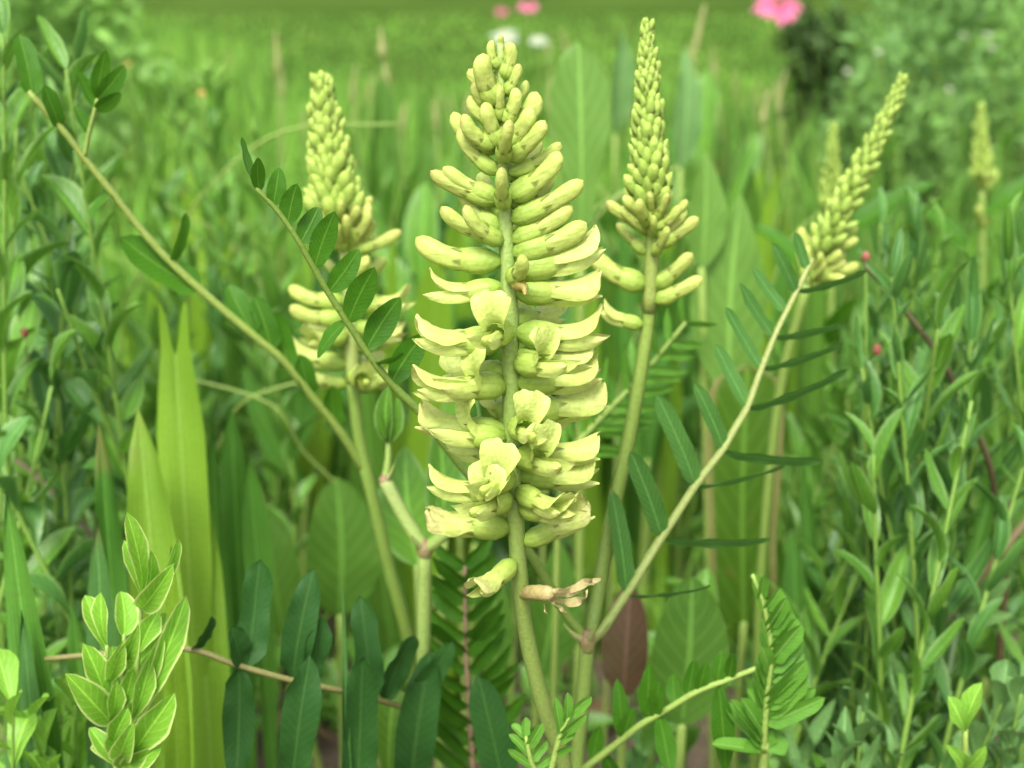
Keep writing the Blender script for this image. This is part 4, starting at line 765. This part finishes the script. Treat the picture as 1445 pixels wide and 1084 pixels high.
for px, py, h, wd, Y, lab in ((538, 105, 220, 44, .95, 'pale broad leaf far behind, between the cream and the central spike'), (505, 235, 200, 46, .85, 'broad leaf close behind the tip of the cream spike'), (602, 255, 230, 52, .80, 'broad upright leaf beside the central spike, towards the cream one'), (768, 300, 200, 56, .85, 'broad leaf half hidden by the central spike'), (1000, 95, 190, 40, 1.1, 'narrow pale leaf beyond the tall narrow spike'),
        (905, 430, 220, 62, .75, 'broad leaf behind the stem of the tall narrow spike'), (415, 420, 230, 54, .72, 'broad leaf behind the open flowers of the cream spike'), (1085, 330, 220, 58, .80, 'broad leaf behind the upper end of the long feathery leaf'), (655, 470, 260, 60, .66, 'broad shaded leaf behind the lower flowers of the central spike')):
    broad([(px + random.uniform(-12, 12), py + h, px, py, wd, random.uniform(-35, 35)), (px + 15, py + h + 40, px + random.choice((-70, 70)), py + 90, wd * .8, random.uniform(-40, 40))], px, Y, random.choice(('broad_leaf', 'weed_green', 'strap_mid')), lab, prof=random.choice(('lanceo', 'elliptic', 'paddle')), bulge=random.choice((.04, -.05, .08)))
for i in range(12):
    Y = random.uniform(.6, 1.1); a = random.uniform(280, 1100); dx = random.choice((-1, 1)) * random.uniform(90, 220); t0 = thing('grass_stalk', 'thin bent stalk crossing the meadow ' + where(a, WT), 'grass stalk', ground_at(a, Y), 'bent stalks in the meadow'); y0 = random.uniform(380, 560)
    stem_part(t0, [t0.location, P(a + dx * .15, y0, Y), P(a + dx * .5, y0 - 130, Y), P(a + dx, y0 - 190, Y)], .0013, .0005, PALE, random.choice((PALE, TAN)), seg=5)
# seedling and bluish single leaves at the lower right
th = thing('seedling', 'glossy bright seedling with two rounded leaves', 'seedling', ground_at(1362, .345))
stem_part(th, [th.location, P(1361, 1085, .338), P(1362, 1030, .336)], .0012, .0008, PALE, (0.34, 0.46, 0.10))
for tx, ty, wd, ro in ((1338, 982, 33, 20), (1386, 963, 34, -25)): put_leaf(th, P(1362, 1034, .336), P(tx, ty, .334), wd * mpp(.336), 'obovate', 'seedling', R(ro), bulge=.12, fold=.5, nu=8)
for tx, ty, wd in ((1335, 1050, 24), (1392, 1052, 26)): put_leaf(th, P(1361, 1085, .338), P(tx, ty, .33), wd * mpp(.336), 'elliptic', 'seedling', R(20), bulge=.1, fold=.4)
th = thing('bluish_leaf_plant', 'plant with pale blue-green pointed leaves beside the bare brown stem', 'plant', ground_at(1330, .46))
pp = [(1330, 1100, .45), (1335, 980, .44), (1352, 870, .435)]; stem_part(th, [th.location] + polyP(pp), .0016, .001, (0.2, 0.3, 0.15), (0.2, 0.3, 0.15))
stem_part(th, [P(1332, 1040, .445), P(1290, 1000, .43), P(1252, 968, .425)], .001, .0008, (0.2, 0.3, 0.15), None, 'branch')
for (bx, by, Y, tx, ty, wd, ro) in ((1252, 970, .425, 1254, 905, 34, 10), (1352, 866, .435, 1430, 868, 32, 15), (1352, 862, .435, 1428, 815, 36, 20), (1337, 960, .44, 1285, 930, 36, 25), (1340, 940, .44, 1400, 925, 34, 10), (1333, 1000, .445, 1290, 1040, 38, 30)):
    put_leaf(th, P(bx, by, Y), P(tx, ty, Y - .01), wd * mpp(Y), 'lanceo', 'weed_grey', R(ro), fold=.25)
# bare stems
def bare(label, pts, r0, r1, c1, c2, root, group='bare leaning stems', twigs=()):
    th = thing('bare_stem', label, 'stem', Vector(P(*pts[0])) * 1.0 if root is None else root, group); 
    stem_part(th, [th.location] + polyP(pts), r0, r1, c1, c2)
    for (bx, by, Y, tx, ty, wd, m) in twigs: put_leaf(th, P(bx, by, Y), P(tx, ty, Y - .005), wd * mpp(Y), 'lanceo', m, R(30), fold=.4)
bare('bare brown stem leaning across the low weeds', [(1255, 985, .455), (1290, 930, .45), (1360, 845, .445), (1425, 765, .44), (1475, 700, .44)], .0018, .0011, BROWN, (0.22, 0.17, 0.09), ground_at(1200, .50))
bare('dark red leaning stem with a few pointed leaves', [(1420, 800, .47), (1395, 650, .455), (1330, 510, .445), (1270, 430, .44), (1222, 375, .44)], .0014, .0009, (0.12, 0.05, 0.035), (0.10, 0.09, 0.04), ground_at(1430, .49),
     twigs=((1280, 445, .44, 1218, 365, 20, 'weed_blue'), (1300, 470, .44, 1350, 390, 16, 'weed_blue'), (1385, 620, .452, 1330, 570, 20, 'weed_blue'), (1400, 680, .46, 1445, 610, 20, 'weed_blue')))
bare('thin brownish twig lying low behind the strap leaves', [(130, 760, .47), (60, 680, .48), (10, 640, .48)], .0012, .0008, (0.2, 0.15, 0.1), (0.2, 0.15, 0.1), ground_at(230, .5))
for lab, pts, root in (('thin arching grass stalk behind the cream spike', [(180, 420, .7), (300, 260, .66), (400, 185, .65), (560, 175, .65)], 120), ('thin pale stalk crossing behind the drooping leafy stalk', [(600, 800, .6), (430, 640, .56), (380, 570, .55), (250, 530, .55)], 640), ('thin pale stalk arching the other way behind the drooping leafy stalk', [(260, 720, .58), (340, 570, .56), (400, 545, .56), (470, 530, .56)], 200)):
    t0 = thing('grass_stalk', lab, 'grass stalk', ground_at(root, pts[0][2] + .04), 'arching grass stalks'); stem_part(t0, [t0.location] + polyP(pts), .0012, .0005, PALE, PALE, seg=6)

# ================================================================== FAR FLOWERS, SHRUBS
def shrub(label, px, pytop, Y, wpx, dark=1.0, n=2600, L=.02, name='shrub', ar=.36, tint_=(1, 1, 1)):
    t0 = thing(name, label, 'shrub', ground_at(px, Y), 'shrubs beyond the meadow'); H = P(px, pytop, Y).z; rw = wpx * mpp(Y) / 2
    for k in range(7):
        a = k * .9; tip = t0.location + Vector((math.cos(a) * rw * .6, math.sin(a) * rw * .6, H * random.uniform(.7, .95))); stem_part(t0, [t0.location, t0.location * .5 + tip * .5 + Vector((0, 0, H * .1)), tip], .004, .0015, BROWN, GREEN, 'branch', 6)
    mb = MB(); me = leaf_mesh('elliptic', ar, 'shrub_leaf', .08, .3, .01, nu=2, nv=4, name='spray'); co = np.array([v.co[:] for v in me.vertices]); fs = [tuple(p.vertices) for p in me.polygons]; uv = np.array([[c[0] * 1.4 + .5, c[2]] for c in co])
    cl = [(rng.normal(0, .45, 2) * rw, H * rng.uniform(.15, .98)) for _ in range(60)]
    for i in range(n):
        (cx, cy), cz = cl[i % 60]; p = t0.location + Vector((cx + rng.normal(0, rw * .14), cy + rng.normal(0, rw * .14), max(.02, min(H * 1.03, cz + rng.normal(0, H * .06)))))
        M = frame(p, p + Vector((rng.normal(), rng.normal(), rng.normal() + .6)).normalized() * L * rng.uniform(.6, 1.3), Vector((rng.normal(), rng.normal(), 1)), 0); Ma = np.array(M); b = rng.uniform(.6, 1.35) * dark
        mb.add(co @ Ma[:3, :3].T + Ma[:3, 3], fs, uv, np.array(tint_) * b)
    o = build(mb, 'crown', 'shrub_leaf', t0); return t0
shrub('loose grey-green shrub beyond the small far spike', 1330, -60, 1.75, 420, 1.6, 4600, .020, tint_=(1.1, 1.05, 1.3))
shrub('pale feathery shrub at the edge of the meadow beyond the bluish weeds', 1440, 20, 1.35, 300, 1.5, 2600, .016)
shrub('dark rounded shrub under the large pink flower', 1105, 40, 1.95, 90, .22, 1600, .026)
shrub('low green bush beyond the leaning spike', 1215, 150, 1.5, 190, 1.1, 2200, .018)
shrub('bright leafy bush beyond the slender weeds', 70, -40, 1.5, 330, 1.7, 3600, .026, tint_=(1.1, 1.05, .9))
shrub('small pale bush beyond the cream spike', 270, 90, 2.1, 200, 1.5, 1800, .020, tint_=(1.15, 1.1, .9))
def bloom(px, py, Y, dia, col, label, center=(0.5, 0.3, 0.05), n=12, name='wild_flower', group='far wild flowers', tilt=.5, droop=.3):
    t0 = thing(name, label, 'flower', ground_at(px, Y + .02), group); c = P(px, py, Y); stem_part(t0, [t0.location, t0.location * .4 + c * .6 + Vector((.01, .01, 0)), c], .0016, .001, GREEN, GREEN, seg=6)
    r = dia * mpp(Y) / 2; nn = Vector((0, -tilt, 1)).normalized(); sx = Vector((1, 0, 0)); sy = nn.cross(sx)
    mb = MB(); tube(mb, [c - nn * r * .15, c + nn * r * .05, c + nn * r * .22], [r * .28, r * .32, r * .12], center, 10, 2, center); build(mb, 'flower_centre', 'bloom', t0)
    mbp = MB(); me = leaf_mesh('elliptic', .42, 'dead_leaf', .05, .2, .01, nu=3, nv=5, name='petal'); co = np.array([v.co[:] for v in me.vertices]); mbp.add(co, [tuple(p.vertices) for p in me.polygons], None, np.array(col)); pm = mbp.mesh('petal', 'bloom')
    for k in range(n):
        a = k * 6.2832 / n + random.uniform(-.1, .1); d = sx * math.cos(a) + sy * math.sin(a) - nn * droop * random.uniform(.3, 1.2); part('petal', pm, t0, frame(c, c + d.normalized() * r * random.uniform(.9, 1.08), nn))
    for k in range(3): b = t0.location * (1 - .3 * k - .1) + c * (.3 * k + .1); a = k * 2.4; put_leaf(t0, b, b + Vector((math.cos(a) * .05, math.sin(a) * .03, .03)), .012, 'lanceo', 'weed_green', face=Vector((0, -.5, 1)))
PK = (0.72, 0.16, 0.33); WH = (0.42, 0.48, 0.36)
bloom(1098, 6, 1.6, 70, PK, 'large pink daisy-like flower above the dark shrub', (0.35, 0.10, 0.10))
bloom(745, 8, 1.9, 30, PK, 'deep pink flower over the lawn above the central spike', (0.3, .08, .1))
bloom(708, 15, 2.1, 20, (0.6, .12, .26), 'small pink flower beside the deep pink one', (0.3, .08, .1))
bloom(712, 50, 1.5, 44, WH, 'white flat flower above the tip of the central spike', (.6, .6, .4)); bloom(760, 55, 1.55, 30, WH, 'smaller white flower beside the flat white one', (.6, .6, .4))
for i, (px, py, Y, s_, c_) in enumerate(((285, 130, .95, 14, (.75, .42, .12)), (16, 158, .75, 14, (.8, .7, .3)), (180, 90, 1.2, 10, (.75, .45, .12)), (40, 285, .7, 12, (.75, .5, .12)))): bloom(px, py, Y, s_, c_, 'tiny yellow-orange flower among the slender weeds', c_, 6, group='tiny yellow flowers')
for i, (px, py) in enumerate(((1240, 72), (1400, 66), (1395, 48), (1196, 100), (1287, 180), (1340, 125), (1360, 50))): bloom(px, py, 1.3 + .05 * i, 14, WH, 'tiny white flower in front of the grey-green shrub', (.6, .6, .4), 6, group='tiny white flowers')
for px, py, Y, s_, lab in ((1238, 497, .50, 17, 'small red flower bud in the bluish weed patch'), (35, 472, .45, 14, 'small pink flower bud among the slender weeds'), (1222, 366, .44, 16, 'tiny red bud at the tip of the dark leaning stem')):
    t0 = thing('flower_bud', lab, 'bud', ground_at(px, Y + .02), 'red buds'); c = P(px, py, Y); r = s_ * mpp(Y) / 2; stem_part(t0, [t0.location, t0.location * .5 + c * .5 + Vector((.006, 0, 0)), c], 0.0006, .0004, GREEN, GREEN, seg=6)
    mb = MB(); up = Vector((0, 0, 1)); tube(mb, [c - up * r * .6, c, c + up * r * .9, c + up * r * 1.4], [r * .4, r * .8, r * .6, r * .1], (.30, .06, .05), 8, 3, (.42, .16, .12)); build(mb, 'petals', 'bloom', t0)
    for a in (0, 2.1, 4.2): b = c - up * r * .6; put_leaf(t0, b, b + Vector((math.cos(a) * r, math.sin(a) * r, r * 1.0)), r * .6, 'lanceo', 'weed_green', face=up)
